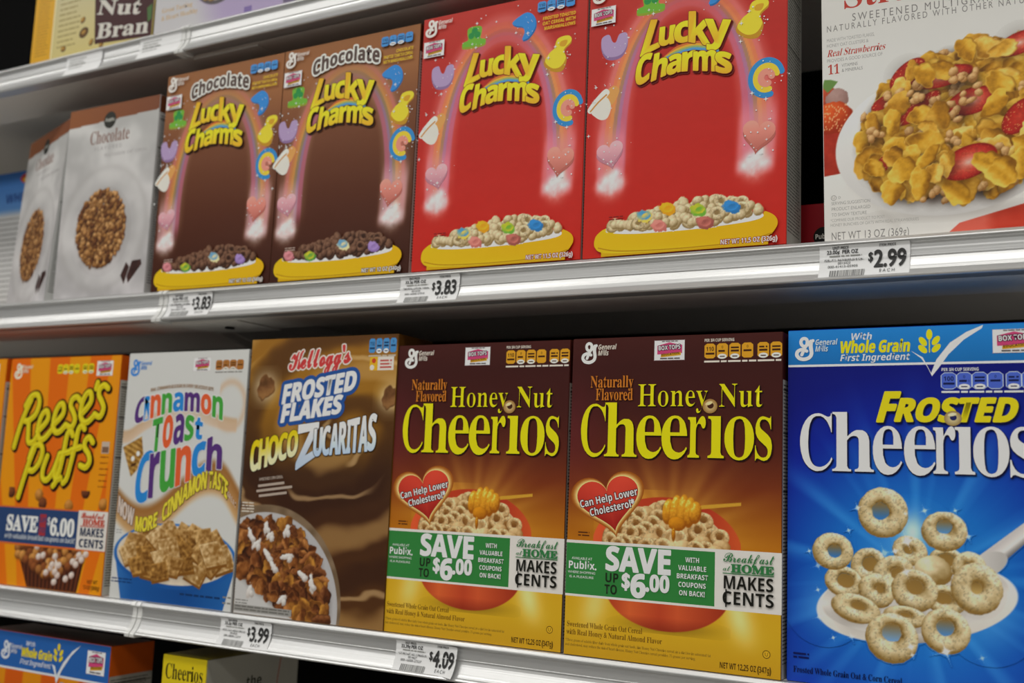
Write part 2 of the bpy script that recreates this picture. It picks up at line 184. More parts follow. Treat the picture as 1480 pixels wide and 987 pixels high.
SANS = {
'a':[406,[142,-7,113,-4,87,4,65,18,46,38,34,64,29,95,30,130,36,155,48,175,60,188,80,202,106,213,163,224,256,228,254,261,249,277,239,288,225,296,205,300,156,295,95,273,62,341,115,362,151,370,188,374,229,373,275,364,311,346,337,319,351,282,355,244,355,0,285,0,266,50,263,50,236,22,210,5,183,-3],[179,66,202,69,225,79,241,93,252,112,256,131,256,170,217,169,185,165,161,158,145,147,135,130,131,103,137,84,154,71]],
'b':[425,[254,-7,222,-4,200,3,174,19,152,40,146,40,129,0,52,0,52,510,152,510,152,371,148,319,152,319,167,338,186,354,221,369,247,373,272,373,293,369,336,346,357,325,373,299,385,266,394,217,394,161,387,110,373,69,351,36,323,12,291,-2],[226,75,244,77,259,86,272,100,281,115,292,160,293,192,290,222,279,259,270,273,256,285,243,291,206,292,179,280,170,269,157,239,152,195,155,143,165,111,178,91,198,79]],
'c':[345,[201,-7,154,-2,114,11,81,33,60,57,44,88,33,136,30,190,35,235,41,262,50,285,76,324,112,351,154,367,197,373,245,372,283,364,324,349,295,271,251,287,220,292,192,291,169,282,152,265,140,240,134,208,133,169,137,134,146,112,158,95,177,81,197,75,226,75,257,80,284,90,313,106,313,21,290,8,265,0]],
'd':[425,[169,-7,133,-2,101,12,74,35,52,68,38,110,31,160,32,216,40,265,52,298,69,325,90,346,114,361,134,369,156,373,207,370,243,354,262,338,277,320,280,320,273,372,273,510,373,510,373,0,296,0,277,48,273,48,253,24,227,5,200,-4],[203,73,235,78,255,89,268,108,277,138,279,189,274,234,261,267,253,276,240,285,223,290,198,292,183,289,170,283,155,270,146,256,134,218,133,156,136,134,153,97,167,84,184,76]],
'e':[397,[218,-7,160,0,116,16,92,32,75,48,49,87,38,116,30,173,32,212,37,246,55,293,71,317,90,336,113,352,138,363,167,370,197,373,231,372,264,365,306,345,324,330,339,313,351,292,360,270,365,245,368,158,132,158,136,129,149,102,166,84,189,72,223,68,269,71,306,80,347,97,347,19,287,-1],[134,225,274,225,271,249,264,269,252,286,235,297,217,301,197,302,178,298,164,290,142,263]],
'f':[260,[69,0,69,291,13,291,13,340,69,367,69,416,77,452,95,481,122,500,153,510,188,514,230,512,266,506,290,498,265,425,229,433,197,433,187,430,180,423,170,403,169,367,255,367,255,291,169,291,169,0]],
'g':[425,[189,-161,113,-156,52,-140,52,-60,113,-79,177,-88,205,-88,236,-80,253,-67,265,-49,270,-33,275,48,249,20,228,6,200,-4,169,-7,131,-2,92,17,62,50,45,86,33,140,31,205,37,254,55,303,73,329,94,350,112,361,140,370,180,373,218,366,251,348,277,320,280,320,288,367,373,367,373,-10,364,-62,355,-84,337,-109,320,-125,300,-138,251,-155],[204,72,226,74,244,80,259,91,269,107,276,129,279,157,279,203,275,233,267,256,256,273,241,284,222,291,194,292,172,285,155,271,146,257,137,230,133,195,133,156,139,124,146,106,160,87,180,76]],
'h':[441,[52,0,52,510,152,510,152,386,148,320,153,320,170,341,191,357,216,367,243,373,274,373,307,367,335,355,355,342,371,323,379,306,390,264,391,0,291,0,289,241,282,263,268,282,252,291,232,293,206,290,183,279,170,262,159,235,153,180,152,0]],
'i':[205,[103,412,79,416,60,426,51,441,48,461,51,483,60,497,79,507,103,510,126,507,145,497,154,483,157,461,154,441,145,426,126,416],[52,0,52,367,152,367,152,0]],
'j':[205,[103,412,79,416,60,426,51,441,48,461,51,483,60,497,79,507,103,510,126,507,145,497,154,483,157,461,154,441,145,426,126,416],[23,-161,-43,-153,-43,-75,-9,-80,18,-79,38,-69,49,-52,52,-25,52,367,152,367,152,-40,148,-75,141,-97,132,-114,120,-128,105,-140,70,-156]],
'k':[416,[52,0,52,510,152,510,152,274,147,199,183,245,295,367,408,367,262,208,416,0,301,0,195,148,152,114,152,0]],
'l':[205,[52,0,52,510,152,510,152,0]],
'm':[660,[52,0,52,367,129,367,142,320,148,320,165,341,187,357,212,367,239,373,283,372,319,362,348,344,366,320,375,320,389,339,407,353,448,369,471,373,498,373,525,369,549,361,569,349,585,333,597,312,603,293,609,248,609,120,609,0,509,0,509,214,504,256,492,278,478,289,454,293,427,290,413,282,400,269,390,250,384,226,381,191,381,0,281,0,281,214,277,249,267,274,255,286,232,293,206,292,187,284,173,270,163,250,156,224,153,180,152,0]],
'n':[441,[52,0,52,367,129,367,142,320,148,320,166,341,185,355,207,365,235,372,268,373,295,370,325,361,346,349,364,333,382,300,387,279,391,248,391,0,291,0,291,219,285,256,273,278,256,290,232,293,202,289,183,279,171,266,162,245,156,219,153,180,152,0]],
'o':[416,[207,-7,170,-4,131,8,101,24,76,47,56,75,41,109,33,141,30,184,33,227,42,265,57,297,78,324,104,346,134,361,169,370,209,373,246,370,280,361,314,342,339,320,360,292,375,259,383,220,385,184,382,141,373,103,358,70,337,43,311,21,281,6,246,-4],[208,74,242,81,266,102,279,136,283,184,279,232,266,266,255,278,242,286,208,293,173,286,160,278,150,266,137,232,132,184,138,131,152,98,174,81]],
'p':[425,[52,-161,52,367,134,367,148,319,152,319,167,337,189,355,205,364,247,373,272,373,300,367,336,346,366,313,377,291,391,238,395,184,389,120,376,77,365,55,350,36,334,21,297,0,249,-7,222,-4,191,8,169,23,152,40,147,40,152,-7,152,-161],[226,75,245,77,262,86,274,100,284,119,291,149,293,179,292,211,280,259,271,273,260,283,240,292,198,290,182,282,170,269,159,243,153,207,153,160,160,123,170,100,184,86,202,77]],
'q':[425,[273,-161,273,0,277,48,273,48,245,17,220,2,188,-6,153,-6,119,2,89,20,64,47,48,76,40,101,30,171,32,216,36,247,45,282,56,305,69,325,85,341,102,355,127,367,148,372,190,372,223,365,254,345,277,320,288,367,373,367,373,-161],[204,72,228,74,250,83,262,96,272,118,279,152,279,201,274,234,263,264,250,279,232,288,208,292,186,290,169,283,157,273,148,260,139,239,133,207,133,168,142,115,155,93,166,83,180,76]],
'r':[305,[52,0,52,367,128,367,143,305,148,305,176,340,211,364,227,370,248,373,291,371,283,277,241,279,202,270,188,263,175,251,158,225,153,191,152,0]],
's':[334,[152,-7,86,-2,31,15,31,97,90,76,148,67,172,67,190,71,203,80,209,91,208,108,198,122,71,187,49,208,36,231,31,253,30,278,34,301,43,321,53,334,70,348,91,359,116,367,159,373,213,371,260,362,304,345,274,273,220,293,186,299,151,297,138,292,131,284,130,275,131,266,144,252,242,207,279,183,299,157,308,121,307,89,301,65,290,44,274,27,247,10,220,1,188,-5]],
't':[291,[178,-7,143,-3,113,7,91,24,75,48,67,73,63,103,63,291,15,291,15,334,71,367,99,445,163,445,163,367,266,367,266,291,163,291,164,105,174,85,195,74,229,75,270,85,270,10,224,-3]],
'u':[441,[181,-7,140,-2,105,11,78,34,67,49,59,67,51,119,50,367,150,367,151,139,157,108,170,87,183,78,202,74,226,74,248,81,262,91,278,117,285,142,289,187,289,367,389,367,389,0,312,0,299,47,293,47,273,23,249,8,218,-3]],
'v':[382,[140,0,0,367,105,367,177,153,191,83,205,153,277,367,382,367,242,0]],
'w':[575,[111,0,7,367,106,367,152,191,169,84,187,188,233,367,343,367,389,178,402,84,405,84,423,191,470,367,568,367,463,0,354,0,288,290,285,290,218,0]],
'x':[388,[3,0,128,187,9,367,123,367,194,250,266,367,379,367,260,187,385,0,271,0,194,126,117,0]],
'y':[382,[74,-161,23,-156,23,-77,70,-80,88,-77,102,-70,115,-59,129,-40,146,3,0,367,109,367,144,264,182,149,193,97,205,155,275,367,382,367,224,-54,209,-86,185,-117,151,-142,117,-156]],
'z':[328,[18,0,18,59,188,290,28,290,28,367,302,367,302,302,136,77,308,77,308,0]],
'A':[463,[0,0,169,482,293,482,463,0,354,0,319,114,144,114,109,0],[170,199,295,199,236,392,232,407]],
'B':[451,[60,0,60,480,275,476,311,469,355,453,371,441,388,421,399,396,404,358,400,325,389,296,374,276,358,264,330,253,363,240,385,226,401,205,411,180,416,139,411,101,397,69,380,47,356,28,336,17,288,4,250,0],[162,289,241,290,278,300,290,311,298,329,299,351,294,368,282,383,257,392,226,396,162,396],[162,84,244,85,267,88,284,96,298,109,308,129,310,152,306,173,298,186,289,194,266,205,237,209,162,209]],
'C':[428,[255,-7,203,-2,172,5,152,13,116,36,100,50,82,72,59,117,45,170,39,230,43,291,49,323,72,381,88,406,107,428,154,462,205,480,229,484,286,485,344,475,404,453,371,370,317,392,287,400,257,401,224,395,202,385,183,368,167,347,156,321,147,283,144,220,151,171,160,143,180,110,209,88,228,82,271,78,319,84,386,103,386,18,324,-1]],
'D':[497,[60,0,60,480,229,479,305,467,348,449,380,429,406,404,427,374,444,339,454,299,458,254,456,201,448,162,436,127,419,96,398,69,351,35,318,19,281,9,211,0],[162,84,223,85,270,94,306,114,332,146,347,188,352,223,352,261,348,296,333,338,318,359,293,379,262,391,224,396,162,396]],
'E':[376,[60,0,60,480,336,480,336,396,162,396,162,291,324,291,324,208,162,208,162,84,336,84,336,0]],
'F':[369,[60,0,60,480,335,480,335,396,161,396,161,273,323,273,323,189,161,189,161,0]],
'G':[486,[262,-7,200,-1,147,18,104,49,83,73,71,92,50,146,40,211,39,250,42,285,55,342,80,390,109,425,133,444,153,456,198,474,251,484,318,485,378,475,432,457,398,375,358,391,315,400,273,401,233,392,204,376,177,350,159,320,148,285,144,245,146,205,152,169,164,138,181,113,204,94,229,83,258,78,295,79,333,85,333,185,242,185,242,269,433,269,433,21,349,0]],
'H':[514,[60,0,60,480,162,480,162,291,352,291,352,480,453,480,453,0,352,0,352,207,162,207,162,0]],
'I':[261,[21,0,21,58,80,85,80,395,21,422,21,480,240,480,240,422,181,395,181,85,240,58,240,0]],
'J':[222,[10,-141,-50,-134,-50,-49,-13,-55,17,-54,38,-44,52,-24,58,-1,60,480,162,480,161,1,156,-31,147,-59,135,-82,116,-105,98,-119,72,-131,42,-139]],
'K':[446,[60,0,60,480,162,480,162,260,197,310,332,480,445,480,277,267,446,0,330,0,205,202,162,171,162,0]],
'L':[379,[60,0,60,480,162,480,162,84,357,84,357,0]],
'M':[633,[60,0,60,480,199,480,313,113,435,480,573,480,573,0,478,0,478,236,481,335,483,375,480,375,357,0,263,0,148,376,145,376,151,246,151,0]],
'N':[546,[60,0,60,480,189,480,397,120,394,232,394,480,486,480,486,0,357,0,147,363,151,243,151,0]],
'O':[535,[267,-7,213,-2,173,8,132,28,99,56,74,91,55,132,44,179,39,241,44,303,55,349,74,391,99,425,132,452,173,472,222,484,268,487,314,484,362,472,402,452,435,425,461,390,479,349,492,294,496,240,491,179,479,132,461,91,435,56,402,28,362,8,314,-4],[267,79,298,81,323,89,344,103,357,117,370,139,380,166,386,197,389,240,387,276,380,315,370,342,357,365,344,378,323,392,298,400,268,402,245,401,218,394,196,382,178,365,165,342,155,315,148,276,146,240,148,205,155,166,165,139,178,117,196,99,212,89,238,81]],
'P':[422,[60,0,60,480,214,480,257,477,302,467,337,449,354,434,371,412,383,385,389,363,392,330,390,304,385,280,374,252,361,230,343,211,321,196,300,185,246,173,162,171,162,0],[162,254,221,256,257,267,272,278,281,290,289,326,286,350,281,363,273,374,257,386,227,395,162,396]],
'Q':[535,[363,-114,275,-7,221,-4,181,5,145,20,115,41,77,84,63,111,51,147,40,205,40,268,49,327,63,371,86,409,115,440,152,464,196,479,239,486,296,486,339,479,383,464,414,444,445,414,468,377,484,334,493,285,496,230,490,174,479,132,463,94,441,61,412,35,377,15,493,-114],[267,79,298,81,323,89,344,103,357,117,370,139,380,166,386,197,389,240,387,276,380,315,370,342,357,365,344,378,323,392,298,400,268,402,245,401,218,394,196,382,178,365,165,342,155,315,148,276,146,240,148,205,155,166,165,139,178,117,196,99,212,89,238,81]],
'R':[443,[60,0,60,480,212,479,266,475,318,459,339,448,356,434,373,412,385,385,391,353,390,312,382,285,369,261,351,241,325,221,302,209,443,0,330,0,216,184,162,184,162,0],[162,267,229,269,267,283,280,298,287,318,288,341,283,362,268,380,245,391,210,396,162,396]],
'S':[370,[167,-7,130,-5,95,1,31,22,31,117,125,83,161,78,196,79,219,85,235,99,243,120,241,144,233,158,220,170,112,227,73,257,55,279,44,303,38,327,36,358,47,407,61,431,80,450,104,466,131,477,163,484,199,486,231,485,266,479,341,453,308,373,236,397,182,401,162,395,147,385,139,371,136,353,140,333,156,315,268,255,312,220,337,179,342,155,343,125,339,96,329,69,313,46,291,27,265,11,233,1]],
'T':[389,[144,0,144,395,13,395,13,480,375,480,375,395,245,395,245,0]],
'U':[508,[252,-7,187,0,134,21,113,36,95,55,81,75,70,98,60,133,57,161,57,480,158,480,159,172,163,141,174,113,193,95,222,82,261,79,297,85,317,96,332,112,342,133,348,161,349,480,451,480,451,169,446,128,436,95,423,70,405,48,384,29,357,14,327,2]],
'V':[437,[163,0,0,480,103,480,195,187,218,89,221,105,243,194,334,480,437,480,273,0]],
'W':[649,[122,0,0,480,100,480,166,195,185,92,207,211,277,480,373,480,446,199,465,92,475,155,549,480,649,480,527,0,412,0,345,257,324,364,304,257,238,0]],
'X':[448,[0,0,159,247,10,480,122,480,226,307,327,480,437,480,286,242,448,0,332,0,220,181,109,0]],
'Y':[419,[159,0,159,183,0,480,110,480,210,282,260,381,310,480,419,480,260,187,260,0]],
'Z':[389,[16,0,16,66,246,396,22,396,22,480,367,480,367,414,137,84,373,84,373,0]],
'0':[384,[191,-7,161,-4,124,6,94,24,70,51,51,85,37,126,28,172,24,240,26,295,35,351,47,392,65,427,89,454,119,473,156,484,191,487,232,483,266,471,288,456,313,430,332,396,346,355,355,308,359,240,357,185,348,129,336,88,318,54,294,27,264,7,228,-4],[191,75,220,83,232,95,242,111,254,160,259,240,254,319,242,368,232,385,220,397,205,404,191,405,174,402,159,395,141,368,129,319,125,240,129,160,141,112,148,98,159,86,174,78]],
'1':[384,[176,0,176,282,179,373,149,344,89,296,40,357,194,480,277,480,277,0]],
'2':[384,[27,0,27,71,206,254,234,292,246,324,248,348,244,370,234,386,219,396,189,402,152,396,119,380,81,353,26,418,75,455,123,476,157,484,191,486,225,485,255,478,282,467,304,452,323,433,336,412,347,379,348,342,341,305,326,272,308,244,240,172,153,90,153,85,362,85,362,0]],
'3':[384,[164,-7,90,0,26,19,26,105,86,83,119,76,149,74,184,76,208,81,226,90,239,103,249,126,251,153,245,174,231,189,212,199,184,205,99,208,99,285,157,286,191,290,217,300,233,313,242,332,244,356,239,375,228,390,196,403,151,403,119,394,73,369,26,439,65,462,112,479,164,486,218,484,263,475,300,456,323,435,339,404,343,379,342,354,337,332,326,309,313,293,293,276,271,263,240,251,273,244,301,234,324,219,343,196,353,173,357,146,355,114,346,82,334,61,318,42,303,29,279,15,251,4,225,-2]],
'4':[384,[216,0,216,99,11,99,11,170,222,480,315,480,315,329,315,178,373,178,373,99,315,99,315,0],[101,178,216,178,216,276,220,354,218,363,196,323]],
'5':[384,[162,-7,91,0,60,8,33,19,33,107,76,90,122,79,164,76,202,82,227,94,244,114,251,142,248,176,242,190,233,201,221,210,197,220,143,224,83,214,42,235,60,480,320,480,320,394,149,394,140,300,185,306,238,303,279,289,313,266,338,232,350,194,353,142,344,99,334,76,316,50,299,33,278,18,254,7,226,0]],
'6':[384,[199,-7,147,0,105,19,75,44,60,63,47,85,31,131,24,186,26,260,38,325,59,379,72,400,108,439,152,465,215,482,249,485,297,484,328,480,328,399,280,405,212,400,187,391,167,379,148,361,136,342,126,317,117,256,121,256,148,287,177,304,215,311,255,309,275,304,294,296,320,277,334,262,345,244,357,210,362,169,359,123,351,90,333,55,307,27,274,7,234,-4],[197,75,214,77,230,83,243,93,253,107,260,125,264,167,261,186,248,214,224,230,191,233,173,230,160,224,140,208,128,187,124,167,128,137,138,111,155,90,175,78]],
'7':[384,[75,0,255,394,18,394,18,480,190,480,362,480,362,416,181,0]],
'8':[384,[192,-7,137,-2,92,13,73,23,44,51,32,74,25,100,27,156,34,176,47,198,88,235,116,251,79,279,51,314,40,350,40,389,47,414,63,438,88,459,117,473,153,482,192,486,232,482,268,473,303,454,329,428,342,397,345,365,339,331,324,303,297,277,259,253,311,220,329,203,352,168,360,128,359,105,353,83,341,59,327,41,306,23,280,9,255,1],[192,296,219,311,238,327,247,345,250,363,247,381,235,397,217,408,191,412,166,408,148,397,137,381,134,363,137,343,145,328,165,311],[191,68,224,72,245,82,260,100,266,124,263,146,251,164,231,182,187,209,139,177,124,156,118,131,121,106,136,85,159,72]],
'9':[384,[120,-7,55,-2,55,79,102,73,148,74,182,82,213,97,236,118,249,140,261,176,267,222,263,222,249,203,216,177,178,168,149,167,121,170,84,185,54,211,33,247,27,269,21,318,26,364,32,388,42,410,65,441,83,456,103,468,125,476,149,482,197,485,242,476,278,459,309,434,333,399,351,355,359,309,359,239,349,168,331,112,306,71,272,36,226,11,175,-3],[185,244,208,248,228,257,246,274,257,295,259,319,253,349,243,372,227,390,201,402,183,404,166,401,151,394,130,372,120,335,120,311,123,292,138,262,150,252,166,246]],
}
SCRIPT = {
'B':[578,[411,-5,386,-1,367,12,358,31,359,54,372,77,393,100,416,115,430,115,430,107,404,88,393,76,380,52,378,36,382,23,391,17,403,18,417,26,434,42,466,89,484,139,484,185,474,200,436,199,430,206,429,213,440,223,475,220,491,224,511,241,529,266,542,296,545,330,540,359,533,371,523,380,495,362,470,334,449,294,405,187,380,138,352,97,332,74,287,37,238,14,182,3,145,1,115,4,89,12,67,23,49,41,40,59,37,83,42,104,54,122,75,136,97,141,118,140,136,133,148,120,151,102,146,87,134,76,123,71,97,68,89,64,85,53,89,40,114,24,150,19,183,26,211,43,228,61,245,84,330,230,375,294,408,329,439,356,473,379,504,392,472,400,436,404,395,404,353,398,310,387,268,371,200,333,160,294,148,276,141,253,142,231,148,217,164,207,183,205,215,213,257,240,286,267,307,295,319,317,327,350,335,348,339,334,339,306,333,278,324,256,309,232,290,212,267,196,219,178,182,177,153,186,133,204,126,216,121,232,121,259,133,289,157,319,188,345,226,369,265,387,310,403,364,415,408,420,456,419,498,413,535,401,582,409,588,406,587,400,557,390,589,371,612,346,621,318,617,290,601,265,577,245,545,227,498,210,533,191,544,182,555,166,562,147,565,126,557,91,534,55,517,37,497,22,454,2]],
'K':[511,[411,-4,391,-1,377,6,364,19,357,36,356,53,361,74,396,144,403,177,400,189,366,190,359,196,360,204,365,210,373,213,411,210,424,218,447,246,500,326,524,354,550,375,584,396,618,412,646,415,649,411,608,387,587,369,533,282,497,241,464,215,427,199,450,177,461,146,458,107,440,42,441,37,446,34,471,53,552,139,585,170,602,180,629,179,577,134,471,22,441,2],[99,-11,68,-9,40,-2,16,8,-3,22,-16,38,-22,56,-20,81,-12,100,7,117,27,125,54,126,75,120,84,111,89,102,90,87,80,66,71,61,34,52,30,42,32,32,48,17,73,9,101,9,130,18,155,37,182,70,271,218,310,275,273,254,245,243,221,241,201,248,190,261,189,278,202,302,227,329,228,333,221,334,201,327,168,305,137,279,108,249,97,246,91,248,90,252,110,277,162,320,202,344,224,350,244,351,261,346,272,336,276,327,275,315,268,296,248,264,253,262,289,279,328,305,426,391,438,397,451,396,449,390,425,368,401,330,384,293,359,217,340,171,312,117,282,76,241,38,196,11,151,-5]],
'a':[355,[210,-5,192,-1,178,9,170,21,167,40,137,13,111,0,83,-4,53,1,35,12,22,29,16,51,18,74,28,103,50,135,79,163,110,184,151,202,173,206,192,207,209,204,229,190,234,177,247,204,322,207,241,38,242,33,249,30,262,36,311,75,324,62,288,30,258,10,231,-1],[97,12,123,21,152,47,184,89,214,143,220,166,218,175,211,183,202,187,193,188,171,176,150,157,110,102,94,70,85,45,82,26,87,17]],
'b':[322,[300,81,278,64,257,53,236,48,212,48,183,25,145,5,107,-4,76,-3,59,3,46,14,39,29,37,47,40,64,49,87,81,146,45,113,34,127,94,185,221,385,307,394,121,83,104,49,101,31,109,19,124,18,149,27,194,58,186,74,182,95,182,119,186,139,209,184,224,199,240,208,261,208,274,199,282,182,282,158,277,131,266,107,250,85,228,64,258,71,290,94],[212,69,240,104,251,132,251,148,247,158,238,162,228,160,213,142,204,117,204,90]],
'c':[259,[95,-5,71,-2,54,4,38,17,28,30,21,50,20,72,25,95,36,117,62,149,100,179,141,199,178,207,217,202,231,194,240,184,246,169,244,153,236,138,224,130,211,128,193,135,188,144,187,156,199,176,210,181,199,186,186,181,169,166,150,143,110,77,98,48,96,28,99,21,105,17,126,18,162,35,211,75,224,62,187,30,155,10,128,-1]],
'd':[406,[87,-4,66,-2,47,5,32,17,21,33,16,53,18,77,24,97,37,120,57,144,85,168,117,187,150,201,182,207,213,204,232,194,242,179,355,386,438,394,239,32,240,24,247,21,259,24,320,75,334,62,286,20,256,1,241,-3,211,-2,197,3,179,20,174,43,153,22,132,8,110,-1],[105,13,128,22,157,47,186,82,211,123,223,154,225,177,221,184,214,188,195,186,175,172,153,149,119,105,95,68,87,48,85,27,91,17]],
'e':[276,[101,-5,69,-1,47,9,28,25,15,46,11,66,16,90,28,114,47,138,80,167,119,190,155,204,191,206,207,203,222,196,238,176,239,149,232,134,199,105,171,90,97,69,87,43,86,25,90,19,101,16,135,19,157,26,180,38,228,75,240,62,206,33,174,14,138,1],[104,86,139,96,174,122,192,152,194,168,191,181,185,186,167,180,129,133]],
'f':[358,[215,62,185,29,155,7,124,-4,91,-6,-11,-183,-94,-192,32,25,24,41,27,58,43,72,60,76,112,159,61,113,50,127,90,162,120,194,216,327,259,375,281,392,307,404,329,408,355,404,366,398,374,389,379,367,374,340,358,307,331,272,294,237,243,199,190,167,103,15,128,18,155,30,176,48,200,75],[190,190,254,233,280,256,304,284,322,313,332,340,336,369,334,377,330,382,319,386,309,383,293,370,275,347,235,282]],
'g':[354,[314,62,271,29,210,-1,147,-102,116,-140,91,-164,54,-188,28,-196,-14,-196,-30,-192,-45,-183,-60,-161,-62,-146,-59,-127,-50,-108,-25,-81,12,-54,64,-29,128,-5,143,22,123,8,83,-4,58,-2,40,6,24,20,16,36,12,58,14,75,20,94,42,130,76,164,118,190,155,204,206,204,219,198,230,179,244,203,327,210,226,28,267,49,301,75],[91,12,111,18,136,36,160,64,186,105,207,146,214,171,213,180,207,186,197,188,188,185,169,169,145,142,92,66,76,24,80,15],[4,-179,23,-172,47,-148,117,-30,80,-43,48,-60,22,-79,-2,-104,-16,-130,-19,-154,-17,-166,-12,-173]],
'k':[365,[13,-5,104,165,55,113,42,127,113,204,150,258,221,385,301,394,95,1],[218,-5,202,-2,190,4,181,16,177,29,182,56,208,100,209,109,201,114,172,113,167,119,169,128,177,133,201,135,213,140,258,193,271,202,284,206,313,205,323,200,331,193,336,171,327,151,309,143,297,143,287,146,277,158,276,168,281,178,275,180,231,129,255,116,269,97,271,76,262,46,264,40,270,39,279,44,312,75,325,62,293,32,265,11,240,-1]],
'l':[281,[203,62,150,14,135,5,98,-5,78,-3,62,4,49,16,40,36,42,63,55,97,79,141,49,113,35,124,102,194,220,385,302,394,134,89,110,40,111,25,115,21,121,21,149,39,191,76]],
'o':[300,[91,-5,65,-1,43,10,27,28,19,50,18,76,26,101,41,126,65,151,97,176,129,194,163,204,192,207,220,202,241,189,253,169,257,146,247,104,210,56,233,66,258,83,271,69,248,50,221,36,197,29,177,27,156,13,129,1],[106,17,122,21,140,33,138,44,143,56,157,67,175,72,201,110,214,139,218,165,214,180,202,185,186,178,163,156,141,129,119,95,103,63,96,41,97,23,100,18]],
'r':[275,[237,62,182,13,168,4,154,-2,132,-4,108,-1,91,7,76,19,68,33,70,67,91,108,108,130,148,165,101,163,50,113,36,127,81,168,93,214,106,222,115,219,116,200,121,194,191,180,207,170,214,157,213,143,203,122,148,41,144,31,146,24,156,21,173,30,225,76]],
's':[235,[206,71,153,23,133,10,113,1,86,-4,56,-5,34,0,20,9,8,25,4,44,9,60,21,71,34,74,47,72,56,67,62,57,64,44,58,32,47,24,35,23,42,16,55,14,66,18,86,38,97,62,108,120,107,169,48,113,36,127,113,199,130,222,139,226,149,224,151,213,142,198,140,187,166,141,176,103,173,76,161,55,193,84]],
't':[297,[36,127,83,173,115,213,215,377,300,380,251,295,296,295,289,273,236,273,132,92,110,48,103,28,105,22,110,20,129,26,156,45,190,75,203,62,165,28,130,6,98,-3,82,-4,66,-1,54,6,44,19,39,49,50,85,83,148,47,113]],
}

class Glyph:
    def __init__(s, adv, conts):
        s.adv = adv
        s.conts = [np.array(c, dtype=np.float64) for c in conts if len(c) > 2]
        if s.conts:
            allp = np.concatenate(s.conts)
            s.x0, s.y0 = allp.min(0); s.x1, s.y1 = allp.max(0)
            tri = tessellate_polygon([[Vector((p[0], p[1], 0)) for p in c] for c in s.conts])
            s.pts = allp; s.tri = np.array(tri, dtype=np.int64).reshape(-1, 3)
        else:
            s.x0 = s.y0 = s.y1 = 0; s.x1 = adv; s.pts = np.zeros((0, 2)); s.tri = np.zeros((0, 3), dtype=np.int64)
FONT = {}
for _k, _src in (('S', SERIF), ('B', SANS), ('K', SCRIPT)):
    FONT[_k] = {c: Glyph(d[0], [list(zip(q[0::2], q[1::2])) for q in d[1:]]) for c, d in _src.items()}
FONT['R'] = {}
def builtin_glyph(ch):
    if ch in FONT['R']: return FONT['R'][ch]
    cu = bpy.data.curves.new('t', 'FONT'); cu.body = ch + 'I'; cu.size = 1
    o = bpy.data.objects.new('t', cu); C.objects.link(o)
    bpy.context.view_layer.update()
    cc = o.to_curve(bpy.context.evaluated_depsgraph_get())
    conts = []
    for sp in cc.splines:
        bp = sp.bezier_points; n = len(bp); pts = []
        for i in range(n):
            a, b_ = bp[i], bp[(i + 1) % n]
            p0, p1, p2, p3 = a.co, a.handle_right, b_.handle_left, b_.co
            st = (p1 - p0).cross(p3 - p0).length < 1e-6 and (p2 - p0).cross(p3 - p0).length < 1e-6
            for k in range(1 if st else 4):
                t = k / 4
                q = p0 * (1 - t) ** 3 + p1 * 3 * t * (1 - t) ** 2 + p2 * 3 * t * t * (1 - t) + p3 * t ** 3
                pts.append((q.x * 1000, q.y * 1000))
        conts.append(pts)
    o.to_curve_clear(); bpy.data.objects.remove(o); bpy.data.curves.remove(cu)
    barx = min(x for x, y in conts[-1]); del conts[-1]
    g = Glyph(barx - 75 * 1.0, conts)
    FONT['R'][ch] = g
    return g
_ih = builtin_glyph('H')
CAPH = {'S': FONT['S']['H'].y1, 'B': FONT['B']['H'].y1, 'K': FONT['K']['B'].y1, 'R': _ih.y1}
def glyph(font, ch):
    if ch == ' ': return Glyph(CAPH[font] * 0.36, [])
    g = FONT[font].get(ch)
    if font == 'R': return builtin_glyph(ch)
    if g is None:
        r = builtin_glyph(ch); k = CAPH[font] / CAPH['R']
        g = Glyph(r.adv * k, [c * k for c in r.conts]); g.thin = True
        FONT[font][ch] = g
    return g

